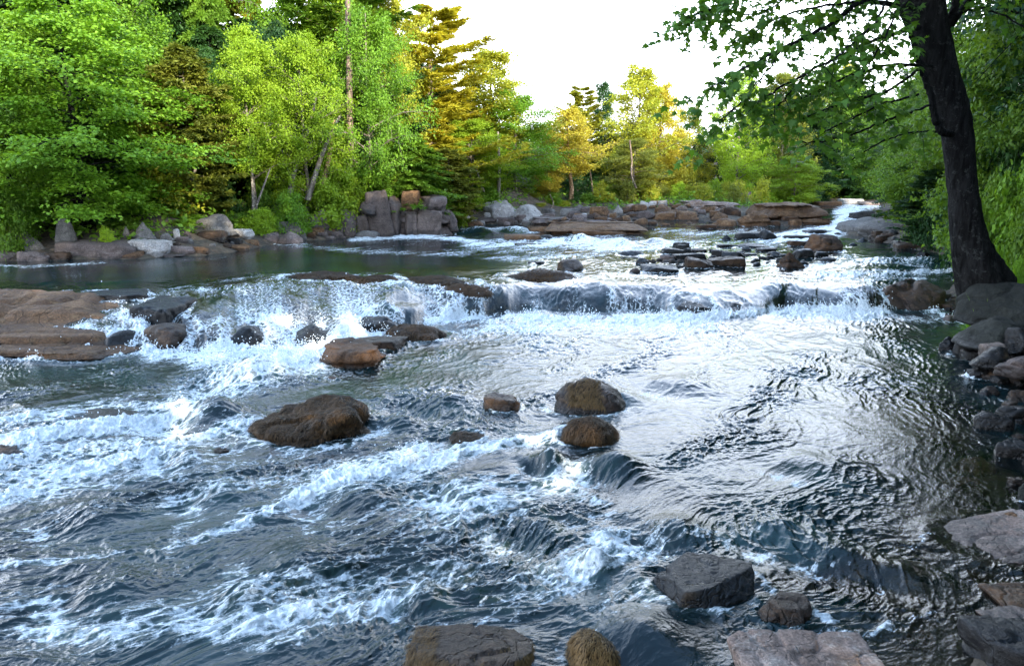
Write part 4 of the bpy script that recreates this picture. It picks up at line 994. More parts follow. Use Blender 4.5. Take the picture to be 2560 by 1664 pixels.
def conifer_mesh(seed, H=10., Rr=2.4, nl=60, tw=9, tufts=5, per=8, size=.17, up=.35, tr=.13, base=.15, prof='cone', width=1., shape='needle', sag=.0):
    r = np.random.default_rng(seed); tb = Tubes()
    zz = np.linspace(-.3, H, 10); bx = np.cumsum(r.normal(0, .03, 10)); by = np.cumsum(r.normal(0, .03, 10))
    tb.add(np.stack([bx, by, zz], 1), tr * (1 - .92 * np.clip(zz / H, 0, 1)), 8)
    P = []; N = []; D_ = []
    for i in range(nl):
        f = (i // 4 + r.random() * .4) / (nl // 4)
        z = H * (base + (1 - base) * min(f, .99))
        pr = ((1 - f) ** .75 + .06) if prof == 'cone' else ((1 - f) ** .55 + .05) * r.uniform(.5, 1.25) if prof == 'rag' else (math.sin(math.pi * (.22 + .74 * f)) ** .8 + .08)
        L = Rr * pr * r.uniform(.55, 1.15); az = (i % 4) * 1.57 + (i // 4) * .9 + r.normal(0, .35)
        dr = np.array([math.cos(az), math.sin(az), 0]); s = np.linspace(0, 1, 6)[:, None]
        p0 = np.array([np.interp(z, zz, bx), np.interp(z, zz, by), z])
        br = p0 + dr * L * s + np.array([0, 0, 1.]) * L * (up * s ** 2.2 - (.12 + sag) * s)
        rb = max(.012, tr * .25 * L / Rr); tb.add(br, rb * (1 - .85 * s[:, 0]), 4)
        for k in range(tw):
            q = .18 + .82 * (k + r.random()) / tw
            b = np.array([np.interp(q, s[:, 0], br[:, c]) for c in range(3)])
            a2 = az + (1 if k % 2 else -1) * r.uniform(.3, .9)
            l2 = L * .28 * (1.3 - q * .75) * r.uniform(.6, 1.2) + .08
            d2 = np.array([math.cos(a2), math.sin(a2), up * .5 - sag * .9])
            for m in range(tufts):
                c = b + d2 * l2 * (m + 1) / tufts
                u_ = r.normal(0, 1, (per, 3)); u_ /= np.linalg.norm(u_, axis=1)[:, None]
                dd = d2 / np.linalg.norm(d2) * .9 + u_ * .9; dd[:, 2] -= sag
                P.append(c + u_ * .03); D_.append(dd); N.append(np.array([0, 0, 1.]) + r.normal(0, .6, (per, 3)))
    P = np.concatenate(P); N = np.concatenate(N); D_ = np.concatenate(D_)
    if shape == 'needle':
        S = SHAPE['needle'].copy()
        SHAPE['n_'] = S * np.array([width * 1.6, 1, 1]); me = leaves('crown', P, N, D_, size, 'n_', seed)
    else: me = leaves('crown', P, N, D_, size, shape, seed)
    return tb.mesh('trunk', None), me, H, Rr

VAR = {
    'maple_a': tree_mesh(1, 8, 3.2, .08, 'round', 56, 11, 90, .125, 'leaf', .16, .34, (.17, .09), .13, flat=True),
    'maple_b': tree_mesh(2, 8, 2.8, .14, 'round', 50, 10, 84, .118, 'leaf', .10, .55, (.17, .13), .12),
    'maple_c': tree_mesh(3, 9, 2.6, .28, 'dome', 48, 10, 80, .115, 'leaf', .06, .7, (.17, .14), .12),
    'tall': tree_mesh(4, 10, 2.4, .14, 'dome', 60, 9, 72, .12, 'quad', .04, .8, (.17, .16), .12, jitter=.9),
    'airy': tree_mesh(5, 10, 2.4, .14, 'dome', 70, 9, 50, .13, 'quad', .04, .8, (.17, .16), .13, .03, jitter=.9),
    'pine': conifer_mesh(6, 11, 2.6, 100, 13, 6, 10, .22, .50, .15, .10, 'rag', 1.5),
    'tallpine': conifer_mesh(7, 12, 1.5, 60, 9, 5, 11, .24, .4, .15, .42, 'mid', 1.5),
    'hemlock': conifer_mesh(8, 9, 2.4, 130, 14, 7, 6, .22, .05, .12, .02, 'mid', 1, 'spray', .35),
    'cedar': conifer_mesh(9, 9, 1.8, 130, 12, 6, 6, .22, .25, .11, .03, 'mid', 1, 'spray', .1),
    'shrub': tree_mesh(10, 1.7, 1.3, .02, 'dome', 18, 6, 26, .15, 'leaf', .10, .8, (.12, .10), .03, jitter=.9),
    'bush': tree_mesh(11, 1.8, 1.5, .02, 'dome', 34, 8, 34, .13, 'leaf', .18, .5, (.17, .08), .03),
    'lean': tree_mesh(12, 9, 2.6, .34, 'dome', 52, 9, 50, .14, 'quad', .30, .5, (.17, .12), .17, -.13, jitter=.9),
    'block': tree_mesh(13, 15, 4.2, .06, 'round', 56, 6, 12, .48, 'quad', .1, .4, (.6, .35), .25),
}
def plant(kind, px, Y, top, hw, leaf, bark, label, cat='tree', name=None, group=None, rz=None, zb=None, world=None, ratio=None):
    tm, cm, H, Rr = VAR[kind]
    if world is None:
        p = at(px, 500, Y); x = p[0]
        z = gz(x, Y) if zb is None else zb
        ztop = at(px, top, Y)[2]; s = max((ztop - z) / H, .1) * (1.1 if kind in ('maple_b', 'maple_c', 'tall', 'airy', 'maple_a') else 1); sr = (hw / F * Y / CP) / Rr
    else:
        x, Y, s, sr = world; z = gz(x, Y)
    if world is None and signed(np.array([x]), np.array([Y]))[0] < .1: print('IN WATER', label, px, Y)
    root = empty(name or ('shrub' if kind in ('shrub', 'bush') else 'tree'), (x, Y, z - .05), rz if rz is not None else (x * 12.9 + Y * 4.1) % 6.283)
    tag(root, label, cat, group)
    nm = ('stems', 'foliage') if kind in ('shrub', 'bush') else ('trunk', 'crown')
    for nme, me, mt in ((nm[0], tm, BM[bark]), (nm[1], cm, LM[leaf])):
        if not me.materials: me.materials.append(mt)
        o = obj(nme, me, root); o.material_slots[0].link = 'OBJECT'; o.material_slots[0].material = mt
        o.scale = (sr, sr, s)
    return root

TREES = [
 # kind, px, Y, top, halfwidth px, leaf, bark, label
 ('maple_a', 215, 20.5, 40, 300, 'maple', 'dark', 'big maple with layered green sprays hanging over the boulders at the far left'),
 ('maple_b', 40, 20.0, 90, 170, 'maple', 'dark', 'maple at the left edge of the photo whose low sprays reach the boulders'),
 ('hemlock', 120, 25.0, -260, 230, 'dark', 'dark', 'dark tall hemlock behind the layered maple at the far left'),
 ('tall', 350, 25.0, -160, 150, 'maple', 'grey', 'tall green tree rising out of the frame behind the layered maple'),
 ('cedar', 478, 23.5, 110, 105, 'olive', 'grey', 'olive green cedar between the layered maple and the twin trunked maple'),
 ('tallpine', 575, 33, -60, 110, 'olive', 'pine', 'thin crowned pine against the sky above the olive cedar'),
 ('pine', 660, 34, -40, 90, 'goldgreen', 'pine', 'sunlit yellow pine top left of the tall bare pine trunk'),
 ('maple_c', 640, 25.0, 110, 115, 'maple2', 'grey', 'bright green maple with a slim pale stem above the grey boulders'),
 ('maple_b', 765, 26.3, 120, 125, 'maple2', 'grey', 'twin trunked maple with lime green crown over the rubble left of the cliff'),
 ('tallpine', 876, 31, -190, 130, 'mid', 'pine', 'tall straight pine with long bare trunk behind the cliff'),
 ('tall', 720, 31, -90, 95, 'maple', 'grey', 'tall green tree touching the top of the photo left of the straight pine trunk'),
 ('tall', 990, 32, -30, 90, 'yellowgreen', 'grey', 'tall yellow green tree top just left of the golden pine'),
 ('hemlock', 560, 30, -60, 85, 'mid', 'dark', 'tall mid green conifer behind the olive cedar'),
 ('tall', 480, 31, -150, 110, 'maple', 'dark', 'high green tree at the top of the photo above the olive cedar'),
 ('maple_b', 930, 28.5, 60, 125, 'maple', 'grey', 'large green maple standing directly above the cliff'),
 ('tall', 860, 32, -20, 150, 'maple2', 'grey', 'high green tree reaching the top of the photo left of the yellow pine'),
 ('pine', 1075, 35, 10, 200, 'goldgreen', 'pine', 'golden lit pine with long upswept branch tips against the sky'),
 ('hemlock', 1020, 29.0, 330, 110, 'mid', 'dark', 'drooping hemlock hanging over the top of the cliff'),
 ('cedar', 1120, 31, 370, 70, 'olive', 'grey', 'olive drooping cedar right of the hemlock by the cliff end'),
 ('tall', 1235, 38, 150, 135, 'yellowgreen', 'grey', 'tall yellow green tree standing alone right of the golden pine'),
 ('maple_a', 1175, 35.5, 310, 105, 'maple2', 'grey', 'small lime maple in front of the tall yellow green tree'),
 ('maple_b', 1290, 37.5, 250, 115, 'maple', 'grey', 'low spreading green tree between the yellow green tree and the orange leaning one'),
 ('lean', 1425, 41, 268, 90, 'gold', 'tan', 'orange golden leaning tree with a bare sunlit tan trunk'),
 ('airy', 1372, 40.5, 330, 52, 'gold', 'tan', 'golden foliage hanging low to the left of the orange leaning trunk'),
 ('pine', 1455, 47, 215, 85, 'yellowgreen', 'pine', 'pointed yellow spruce behind the orange leaning tree'),
 ('tall', 1500, 52, 225, 52, 'dark', 'dark', 'dark green narrow tree between the yellow spruce and the gold topped tree'),
 ('airy', 1585, 46, 190, 95, 'yellowgreen', 'grey', 'gold topped airy tree, taller left one of the yellow pair'),
 ('airy', 1650, 47, 232, 78, 'gold', 'grey', 'gold topped tree, lower right one of the yellow pair'),
 ('maple_a', 1580, 43, 355, 75, 'olive', 'grey', 'soft olive low tree beneath the yellow pair'),
 ('maple_b', 1715, 50, 285, 62, 'yellowgreen', 'grey', 'round yellow green tree at the low gap in the skyline'),
 ('bush', 1705, 46, 400, 40, 'goldgreen', 'grey', 'brownish golden bush tree before the round yellow green tree'),
 ('maple_b', 1838, 47, 205, 82, 'maple2', 'grey', 'lone rounded green tree with a visible stem above the far bar'),
 ('tall', 1945, 50, 205, 95, 'olive', 'grey', 'olive tree right of the lone rounded green tree'),
 ('maple_a', 1985, 45, 395, 78, 'maple2', 'grey', 'small pale lime tree leaning over the head of the far chute'),
 ('maple_b', 2060, 60, 190, 110, 'mid', 'dark', 'green tree with yellow flecks above the far chute'),
 ('airy', 2095, 62, 190, 70, 'gold', 'grey', 'yellow leaved tree glowing through the branches of the near maple'),
 ('maple_b', 2275, 37, 230, 110, 'mid', 'dark', 'broad shaded green tree over the right channel'),
 ('maple_a', 2310, 27, 180, 140, 'mid', 'dark', 'shaded maple leaning over the sloping slabs of the right bank'),
 ('hemlock', 2290, 30, 330, 75, 'deep', 'dark', 'dark hemlock at the water behind the sloping grey slab'),
 ('maple_b', 2400, 21.5, 80, 170, 'mid', 'grey', 'green maple directly behind the big leaning trunk'),
 ('cedar', 2350, 21.5, 420, 80, 'deep', 'dark', 'dark low cedar left of the big leaning trunk'),
 ('maple_a', 2540, 16.5, -300, 230, 'mid', 'dark', 'green maple at the right edge behind the big leaning trunk'),
 ('hemlock', 2660, 20, -500, 220, 'dark', 'dark', 'tall feathery dark conifer at the right edge'),
]
for (k, px, Y, top, hw, lf, bk, lb) in TREES: plant(k, px, Y, top, hw, lf, bk, lb)

# the wood behind: trees nobody can tell apart, shade put into their dark leaf colours
r = np.random.default_rng(99)
deepL = [(px, Y, top) for px, Y, top in [(-60, 26, 0), (30, 28, 20), (110, 23.5, 200), (180, 29, -40), (260, 23, 260), (300, 27, -80), (390, 26, 80), (440, 30, -80), (250, 31, -150), (380, 31, -150), (0, 31, -150), (520, 27, 150), (560, 29, 60), (610, 28, 240),
        (690, 29, 90), (740, 30, 60), (800, 31, 120), (850, 29.5, 260), (900, 33, 110), (980, 32, 180), (1010, 37, 150), (640, 31, 40), (820, 33, 20), (940, 33, 60), (1060, 40, 150), (1110, 43, 220), (1090, 42, 240), (1150, 44, 260), (1200, 47, 330), (1270, 48, 330)]]
for i, (px, Y, top) in enumerate(deepL):
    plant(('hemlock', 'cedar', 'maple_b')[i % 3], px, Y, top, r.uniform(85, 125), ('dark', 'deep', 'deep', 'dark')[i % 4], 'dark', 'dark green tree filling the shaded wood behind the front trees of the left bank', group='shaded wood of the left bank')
for i, (px, Y, top) in enumerate([(1330, 47, 330), (1380, 48, 380), (1430, 50, 330), (1480, 48, 360), (1530, 50, 330), (1570, 54, 320), (1620, 52, 340), (1670, 55, 360), (1740, 56, 360), (1790, 55, 340), (1860, 55, 290), (1900, 53, 270),
        (1950, 56, 260), (2010, 56, 230), (2060, 61, 250), (2110, 60, 240), (2150, 59, 220)]):
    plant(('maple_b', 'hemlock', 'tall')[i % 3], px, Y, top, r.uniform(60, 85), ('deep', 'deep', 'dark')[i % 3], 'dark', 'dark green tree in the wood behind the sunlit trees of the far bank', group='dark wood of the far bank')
for i, (px, Y, top) in enumerate([(2130, 60, 290), (2190, 59, 240), (2240, 50, 260), (2300, 38, 180), (2340, 28, 230), (2370, 30, 120), (2420, 25, 160), (2460, 21, 280), (2490, 27, 60), (2560, 23, 120), (2620, 20, 200), (2440, 21, 420), (2700, 16, 0), (2520, 18, 330)]):
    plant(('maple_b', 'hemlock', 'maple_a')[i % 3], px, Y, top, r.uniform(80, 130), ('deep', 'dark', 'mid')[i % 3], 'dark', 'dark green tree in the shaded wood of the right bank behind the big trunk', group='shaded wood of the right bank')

# low growth
BUSH = [(20, 18.8, 470, 60, 'mid'), (75, 20, 520, 60, 'maple'), (240, 21, 520, 70, 'dark'), (300, 20.5, 540, 50, 'mid'), (330, 22, 440, 90, 'maple'), (400, 22.5, 430, 90, 'yellowgreen'), (470, 22.8, 545, 40, 'maple'), (445, 21.5, 545, 42, 'maple2'),
        (540, 24.5, 480, 70, 'dark'), (600, 24, 530, 50, 'mid'), (640, 23.6, 520, 46, 'maple2'), (560, 25, 440, 70, 'dark'), (655, 25.5, 450, 50, 'mid'), (255, 19.2, 565, 26, 'maple2'), (730, 25, 480, 50, 'maple'), (800, 26.3, 460, 80, 'maple2'), (850, 27, 440, 70, 'maple2'),
        (960, 28.6, 440, 60, 'maple'), (1010, 29, 440, 50, 'olive'), (1080, 29.5, 430, 60, 'mid'), (1130, 31, 470, 40, 'maple2'), (1170, 34, 480, 50, 'maple2'), (1210, 35, 460, 50, 'maple'), (1270, 38, 460, 60, 'maple'), (1330, 39, 500, 30, 'yellowgreen'), (1345, 36.5, 520, 24, 'yellowgreen'), (1370, 43, 450, 36, 'dark'), (1445, 44, 440, 36, 'deep'), (1500, 44, 450, 34, 'mid'), (1400, 45, 430, 40, 'deep'), (1470, 46, 420, 40, 'dark'), (1530, 44, 445, 30, 'mid'), (1240, 38, 470, 40, 'maple2'), (1300, 40, 470, 40, 'maple'), (1340, 42, 450, 36, 'dark'), (1310, 38.5, 485, 26, 'maple2'), (1385, 40, 480, 26, 'mid'), (1430, 41, 478, 26, 'dark'), (1475, 41, 482, 24, 'mid'), (1515, 41, 480, 24, 'yellowgreen'), (1410, 39, 500, 18, 'yellowgreen')]
for i, (px, Y, top, hw, lf) in enumerate(BUSH):
    plant(('bush', 'shrub')[i % 2], px, Y, top, hw, lf, 'grey', 'leafy green bush along the foot of the trees on the left bank', 'bush', group='bushes along the left bank')
for i, px in enumerate(range(1500, 1900, 22)):
    Y = 43 - abs(px - 1700) * .01 + (i % 3) * 1.6
    plant('shrub', px, Y, 446 + (i * 7) % 18 + (8 if px < 1560 else 0), 26, ('yellowgreen', 'maple2', 'yellowgreen', 'olive')[i % 4], 'grey', 'yellow green shrub in the thicket above the rocks of the far bar', 'shrub', group='shrubs above the far bar')
for i, (px, Y, top, hw, lf) in enumerate([(1920, 44, 480, 30, 'maple2'), (1960, 45, 470, 34, 'mid'), (2020, 46, 470, 36, 'dark'), (2080, 59, 455, 40, 'mid'), (2140, 59, 455, 36, 'dark'), (2250, 46, 450, 34, 'mid'), (2262, 40, 460, 34, 'mid'), (2285, 33, 490, 30, 'maple'), (2300, 30, 480, 40, 'deep'), (2310, 22, 520, 34, 'maple'), (2340, 21, 480, 50, 'deep'),
         (2450, 15, 480, 60, 'mid'), (2500, 14.5, 440, 70, 'mid'), (2560, 14, 420, 80, 'maple'), (2620, 13, 460, 80, 'mid'), (2450, 17.5, 540, 40, 'deep'), (2480, 17, 380, 90, 'dark'), (2560, 16, 330, 90, 'dark'), (2575, 11.6, 640, 38, 'maple')]):
    plant(('bush', 'shrub')[i % 2], px, Y, top, hw, lf, 'dark', 'green bush of the right bank undergrowth', 'bush', group='bushes on the right bank')

# leafy ground cover on both banks
ux = r.uniform(-30, 34, 150000); uy = r.uniform(8, 66, 150000)
uy = 8 + (uy - 8) * r.random(150000) ** .5
sdv = signed(ux, uy); okk = (sdv > .9) & (np.abs(ux / uy) < .95) & ((uy > 36) | (sdv > 1.0)) & ~((ux / uy > .02) & (ux / uy < .42) & (uy < 38.5)) & (np.hypot(ux - 7, uy - 11) > 1.2)
ux, uy = ux[okk], uy[okk]; uz = T(ux, uy) + np.abs(r.normal(0, .22, len(ux))) * np.clip(.5 + n2(ux * .8, uy * .8, 91), .1, 1.2)
nn_ = np.array([0, 0, 1.]) + r.normal(0, .6, (len(ux), 3)); dd_ = r.normal(0, 1, (len(ux), 3))
me = leaves('undergrowth', np.stack([ux, uy, uz], 1), nn_, dd_, .20, 'leaf', 77); me.materials.append(LM['mid'])
tag(obj('undergrowth', me), 'low leafy green cover on the forest floor of both banks', 'undergrowth', kind='stuff')

# grass behind the trunk
gp = []
for _ in range(9000):
    Y = r.uniform(10.9, 14.5); px = r.uniform(2430, 2700) + (14 - Y) * 10
    x = at(px, 600, Y)[0]; gp.append((x, Y))
gp = np.array(gp); gzv = T(gp[:, 0], gp[:, 1])
n = len(gp); hh_ = r.uniform(.25, .75, n); az = r.uniform(0, 6.28, n); w_ = .010
side = np.stack([np.cos(az), np.sin(az), az * 0], 1) * w_; ln_ = np.stack([-np.sin(az), np.cos(az), az * 0], 1) * hh_[:, None] * .35
b0 = np.stack([gp[:, 0], gp[:, 1], gzv - .03], 1); up1 = np.array([0, 0, 1.]) * hh_[:, None]
Vg = np.stack([b0 - side, b0 + side, b0 + up1 * .6 + ln_ * .4 + side * .8, b0 + up1 * .6 + ln_ * .4 - side * .8, b0 + up1 + ln_ * 1.3], 1).reshape(-1, 3)
k = np.arange(n)[:, None] * 5
me = mesh_np('grass', Vg, np.concatenate([np.concatenate([k, k + 1, k + 2, k + 3], 1).ravel(), np.concatenate([k + 3, k + 2, k + 4], 1).ravel()]), np.concatenate([np.full(n, 4), np.full(n, 3)]), LM['grassy'])
attr(me, 'rnd', np.repeat(r.random(n), 5)[:len(me.vertices)])
tag(obj('grass', me), 'bright green tall grass behind the big trunk on the right bank', 'grass', kind='stuff')

# ------------------------------------------------------------------ the near maple
YT = 11.4
tp = [(2480, 765, 78), (2468, 722, 74), (2446, 672, 66), (2428, 622, 54), (2415, 560, 45), (2408, 480, 40), (2401, 407, 38), (2392, 330, 41), (2378, 262, 43), (2358, 200, 43), (2338, 136, 46), (2320, 68, 50), (2306, 0, 53), (2296, -60, 50), (2280, -140, 44), (2262, -260, 38), (2250, -420, 30), (2246, -600, 18)]
tp = tp[::-1]
pt = np.array([at(a_, b_, YT) for a_, b_, _ in tp]); rt = np.array([c_ / F * YT * .82 for _, _, c_ in tp])
# refine
s0 = np.linspace(0, 1, len(pt)); s1 = np.linspace(0, 1, 260)
pt2 = np.stack([np.interp(s1, s0, pt[:, c]) for c in range(3)], 1); rt2 = np.interp(s1, s0, rt)
for _ in range(26):
    pt2[1:-1] = (pt2[:-2] + 2 * pt2[1:-1] + pt2[2:]) / 4; rt2[1:-1] = (rt2[:-2] + 2 * rt2[1:-1] + rt2[2:]) / 4
tb = Tubes(); tb.add(pt2, rt2, 72)
Vt = tb.V[0]; cen = np.repeat(pt2, 72, 0); rad = Vt - cen
k_ = n3(Vt * np.array([5, 5, 1.6]), 5) * .05 + n3(Vt * np.array([16, 16, 4.]), 6) * .035 + n3(Vt * np.array([2, 2, 1.]), 7) * .07 + n3(Vt * np.array([36, 36, 8.]), 8) * .025 + np.abs(n3(Vt * np.array([20, 20, 3.]), 9)) * .07
low = np.clip((1.6 - Vt[:, 2]) / 1.0, 0, 1)
th_ = np.arctan2(rad[:, 1], rad[:, 0]); k_ += low * .16 * np.cos(th_ * 4 + 1)
tb.V[0] = cen + rad * (1 + k_)[:, None]
maple = empty('maple_tree', at(2455, 730, YT)); off = np.array(maple.location)
tag(maple, 'near maple with thick dark leaning trunk and leafy branches across the top right', 'tree')
tb.V[0] = tb.V[0] - off
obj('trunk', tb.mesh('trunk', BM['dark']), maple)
lb_ = Tubes()
LP, LN, LD = [], [], []
def limb(pts, r0, r1=.008, leaf=True, dens=1., start=.0, hang=.25):
    P_ = np.array([at(*p) for p in pts]) - off
    s0 = np.linspace(0, 1, len(P_)); m = 8 * (len(P_) - 1) + 1; s1 = np.linspace(0, 1, m)
    Q = np.stack([np.interp(s1, s0, P_[:, c]) for c in range(3)], 1)
    for _ in range(3): Q[1:-1] = (Q[:-2] + 2 * Q[1:-1] + Q[2:]) / 4
    Q[1:-1] += r.normal(0, .008, (m - 2, 3))
    lb_.add(Q, np.linspace(r0, r1, m), 6)
    if not leaf: return
    Ltot = np.linalg.norm(np.diff(Q, axis=0), axis=1).sum()
    nt = int(Ltot * 8.8 * dens)
    for j in range(nt):
        q = start + (1 - start) * (j + r.random()) / nt
        b = np.array([np.interp(q, s1, Q[:, c]) for c in range(3)])
        i_ = min(int(q * (m - 1)), m - 2); tdir = Q[i_ + 1] - Q[i_]; tdir /= np.linalg.norm(tdir) + 1e-9
        sd_ = np.cross(tdir, [0, 0, 1.]); sd_ /= np.linalg.norm(sd_) + 1e-9
        d = tdir * r.uniform(.3, 1) + sd_ * (1 if j % 2 else -1) * r.uniform(.3, 1.0) + np.array([0, 0, -hang - r.uniform(0, .35)])
        l = r.uniform(.25, .75)
        e = b + d * l
        lb_.add(np.stack([b, (b + e) / 2 + np.array([0, 0, .03]), e]), np.array([.007, .004, .002]), 3)
        nl_ = int(l * 30)
        tt = r.random(nl_)[:, None]
        LP.append(b + (e - b) * tt + r.normal(0, .055, (nl_, 3)))
        nn = np.array([0, -.35, .75]) + r.normal(0, .5, (nl_, 3)); LN.append(nn)
        dd = d + np.array([0, 0, -.7]) + r.normal(0, .5, (nl_, 3)); LD.append(dd)
A = [
 ([(2290, -40, 11.3), (2180, -80, 11.0), (2000, -60, 10.6), (1860, -10, 10.4), (1760, 30, 10.3), (1718, 42, 10.2)], .05, .8),
 ([(2290, 20, 11.3), (2150, 0, 10.8), (2080, 60, 10.5), (1960, 120, 10.2), (1860, 170, 10.1), (1782, 214, 10.)], .04, .95),
 ([(2140, 5, 10.8), (2020, 20, 10.7), (1900, 60, 10.8), (1830, 110, 10.8)], .02, .9),
 ([(2300, 70, 11.2), (2210, 90, 10.8), (2120, 130, 10.5), (2020, 180, 10.3), (1930, 232, 10.2), (1880, 262, 10.1)], .03, .7),
 ([(2330, 165, 11.2), (2230, 160, 10.8), (2120, 190, 10.6), (2040, 230, 10.4), (1985, 250, 10.3)], .025, .6),
 ([(2200, -60, 11), (2120, -20, 11.4), (2060, 40, 11.6), (1980, 70, 11.8)], .03, .9),
 ([(2230, -30, 10.8), (2190, 60, 10.2), (2130, 110, 9.8), (2060, 170, 9.6)], .02, .8),
 ([(2300, -20, 11.2), (2240, 30, 10.4), (2200, 120, 10.), (2160, 180, 9.8)], .02, .8),
 ([(2296, 174, 11.2), (2220, 230, 10.7), (2130, 250, 10.3), (2060, 275, 10.1), (1975, 310, 10.)], .022, .5),
 ([(2296, 236, 11.2), (2200, 262, 10.8), (2120, 300, 10.6), (2060, 330, 10.4)], .018, .45),
 ([(2380, 60, 11.5), (2420, 0, 11.8), (2480, -60, 12), (2600, -60, 12.2)], .05, .9),
 ([(2400, 30, 11.8), (2460, 20, 11.6), (2530, 50, 11.4), (2600, 100, 11.2)], .02, .7),
 ([(2330, 262, 11.1), (2240, 290, 10.7), (2150, 330, 10.4), (2060, 352, 10.2), (1990, 360, 10.1)], .02, .3),
 ([(2345, 330, 11.2), (2280, 330, 11.), (2210, 350, 10.8), (2130, 400, 10.7)], .018, .45),
 ([(1960, 120, 10.2), (1900, 200, 10.1), (1850, 260, 10.), (1800, 300, 9.9)], .012, .7),
 ([(2020, 180, 10.3), (1960, 250, 10.2), (1900, 320, 10.1)], .012, .7),
 ([(1990, -70, 10.7), (1900, -60, 10.4), (1800, -30, 10.3), (1740, 0, 10.2)], .02, .8),
 ([(2060, -90, 10.8), (1990, -30, 10.6), (1930, 20, 10.5), (1850, 40, 10.5)], .02, .8),
]
for pts, r0, dn_ in A: limb(pts, r0, dens=dn_, start=.12)
limb([(2378, 335, 11.2), (2352, 330, 11.1), (2335, 290, 11.1), (2325, 230, 11.1), (2303, 170, 11.1), (2280, 90, 11.1), (2245, 10, 11.1), (2220, -60, 11.)], .055, .03, leaf=False)
limb([(2365, 70, 11.4), (2378, 45, 11.4), (2390, 10, 11.4), (2392, -60, 11.4)], .06, .05, leaf=False)
top_ = np.array([at(2250, -420, YT)]) [0] - off
for j in range(26):                                     # the crown above the frame
    a2 = j * 2.4; b = np.array([np.interp(j / 26, [0, 1], [at(2296, -60, YT)[c], at(2246, -560, YT)[c]]) for c in range(3)]) - off
    d = np.array([math.cos(a2), math.sin(a2) * .8, r.uniform(.15, .5)]); L_ = r.uniform(2.2, 4.2) * (1 - .4 * j / 26); b[2] = max(b[2], 5.2)
    e = b + d * L_; md = (b + e) / 2 + np.array([0, 0, .2]); lb_.add(np.stack([b, md, e]), np.array([.06, .035, .01]), 6)
    m_ = 520; tt = r.random((m_, 1)) ** .6
    LP.append(b + (e - b) * tt + r.normal(0, .42, (m_, 3)) * np.array([1, 1, .5])); LN.append(np.array([0, 0, 1.]) + r.normal(0, .5, (m_, 3))); LD.append(d + r.normal(0, .8, (m_, 3)))
obj('limbs', lb_.mesh('limbs', BM['dark']), maple)
cm_ = leaves('crown', np.concatenate(LP), np.concatenate(LN), np.concatenate(LD), .115, 'maple', 5); cm_.materials.append(LM['front'])
obj('crown', cm_, maple)

for (x, y, s_, sr) in [(12.6, 14.5, 1.6, 1.2), (12.6, 11.4, 1.6, 1.15), (11.8, 8.2, 1.5, 1.1), (10.8, 5.2, 1.4, 1.1)]:
    plant('maple_b', 0, 0, 0, 0, 'deep', 'dark', 'dark green tree of the near right bank whose crown darkens the water along the shore', group='trees along the near right shore', world=(x, y, s_, sr))

# bare branches, fallen logs
def log(pts, r0, r1, label, bark='grey', name='fallen_branch'):
    P_ = np.array([at(*p) for p in pts]); o0 = P_[0].copy(); tb = Tubes(); s0 = np.linspace(0, 1, len(P_)); s1 = np.linspace(0, 1, 14)
    Q = np.stack([np.interp(s1, s0, P_[:, c]) for c in range(3)], 1) - o0
    Q[1:-1] = (Q[:-2] + Q[1:-1] * 2 + Q[2:]) / 4
    tb.add(Q, np.linspace(r0, r1, 14), 7); tag(obj(name, tb.mesh(name, BM[bark]), loc=o0), label, 'branch')
log([(204, 500, 21), (240, 497, 21.2), (292, 500, 21.4)], .08, .05, 'pale fallen log lying across the rocks above the leaning oval boulder', name='fallen_log')
log([(1388, 556, 37), (1372, 535, 37), (1385, 510, 37.2), (1375, 486, 37.4)], .05, .02, 'curved bare white branch sticking up beside the pale domed rock', 'pine')
log([(1372, 545, 37), (1395, 540, 37), (1430, 533, 37.5)], .06, .04, 'weathered fallen pole at the foot of the orange leaning tree', 'pine', 'fallen_pole')
log([(624, 560, 24.2), (650, 490, 24.4), (676, 420, 24.8)], .05, .02, 'slim pale leaning sapling stem beside the bright green maple', 'grey', 'sapling')
log([(722, 520, 25.6), (730, 450, 25.6), (745, 390, 25.8), (778, 310, 26), (790, 230, 26)], .11, .05, 'pale left trunk of the twin trunked maple', 'grey', 'bare_stem')
log([(770, 500, 25.8), (800, 400, 25.9), (828, 330, 26.), (850, 290, 26.1)], .10, .04, 'grey leaning trunk crossing right behind the rubble left of the cliff', 'grey', 'bare_stem')
log([(634, 565, 24.0), (632, 480, 24.2), (628, 400, 24.4)], .05, .03, 'thin upright grey stem left of the slim pale leaning sapling', 'grey', 'bare_stem')
log([(470, 475, 23.0), (480, 440, 23.), (494, 415, 23.)], .05, .03, 'short forked pale stem under the olive cedar', 'grey', 'bare_stem')
log([(876, 380, 27.6), (874, 240, 27.8), (872, 100, 28), (868, -40, 28)], .13, .09, 'straight grey pine trunk rising through the crowns behind the cliff', 'pine', 'bare_stem')
log([(1210, 480, 34.5), (1190, 420, 34.6), (1172, 360, 34.8)], .05, .03, 'thin pale stem slanting through the small lime maple', 'grey', 'bare_stem')
log([(1246, 500, 35.), (1248, 420, 35.2), (1245, 330, 35.4)], .09, .05, 'grey upright trunk under the tall yellow green tree', 'grey', 'bare_stem')
log([(1484, 520, 42.), (1480, 460, 42.), (1474, 420, 42.)], .05, .03, 'white slender stem in the dark wood right of the orange leaning tree', 'pine', 'bare_stem')
log([(1590, 470, 41.5), (1578, 440, 41.5), (1580, 400, 41.6), (1574, 350, 41.6)], .06, .04, 'crooked pale stem under the yellow pair of trees', 'pine', 'bare_stem')
log([(2258, 505, 33), (2255, 460, 33), (2250, 410, 33)], .07, .05, 'pale straight stem at the edge of the shaded wood on the right bank', 'grey', 'bare_stem')
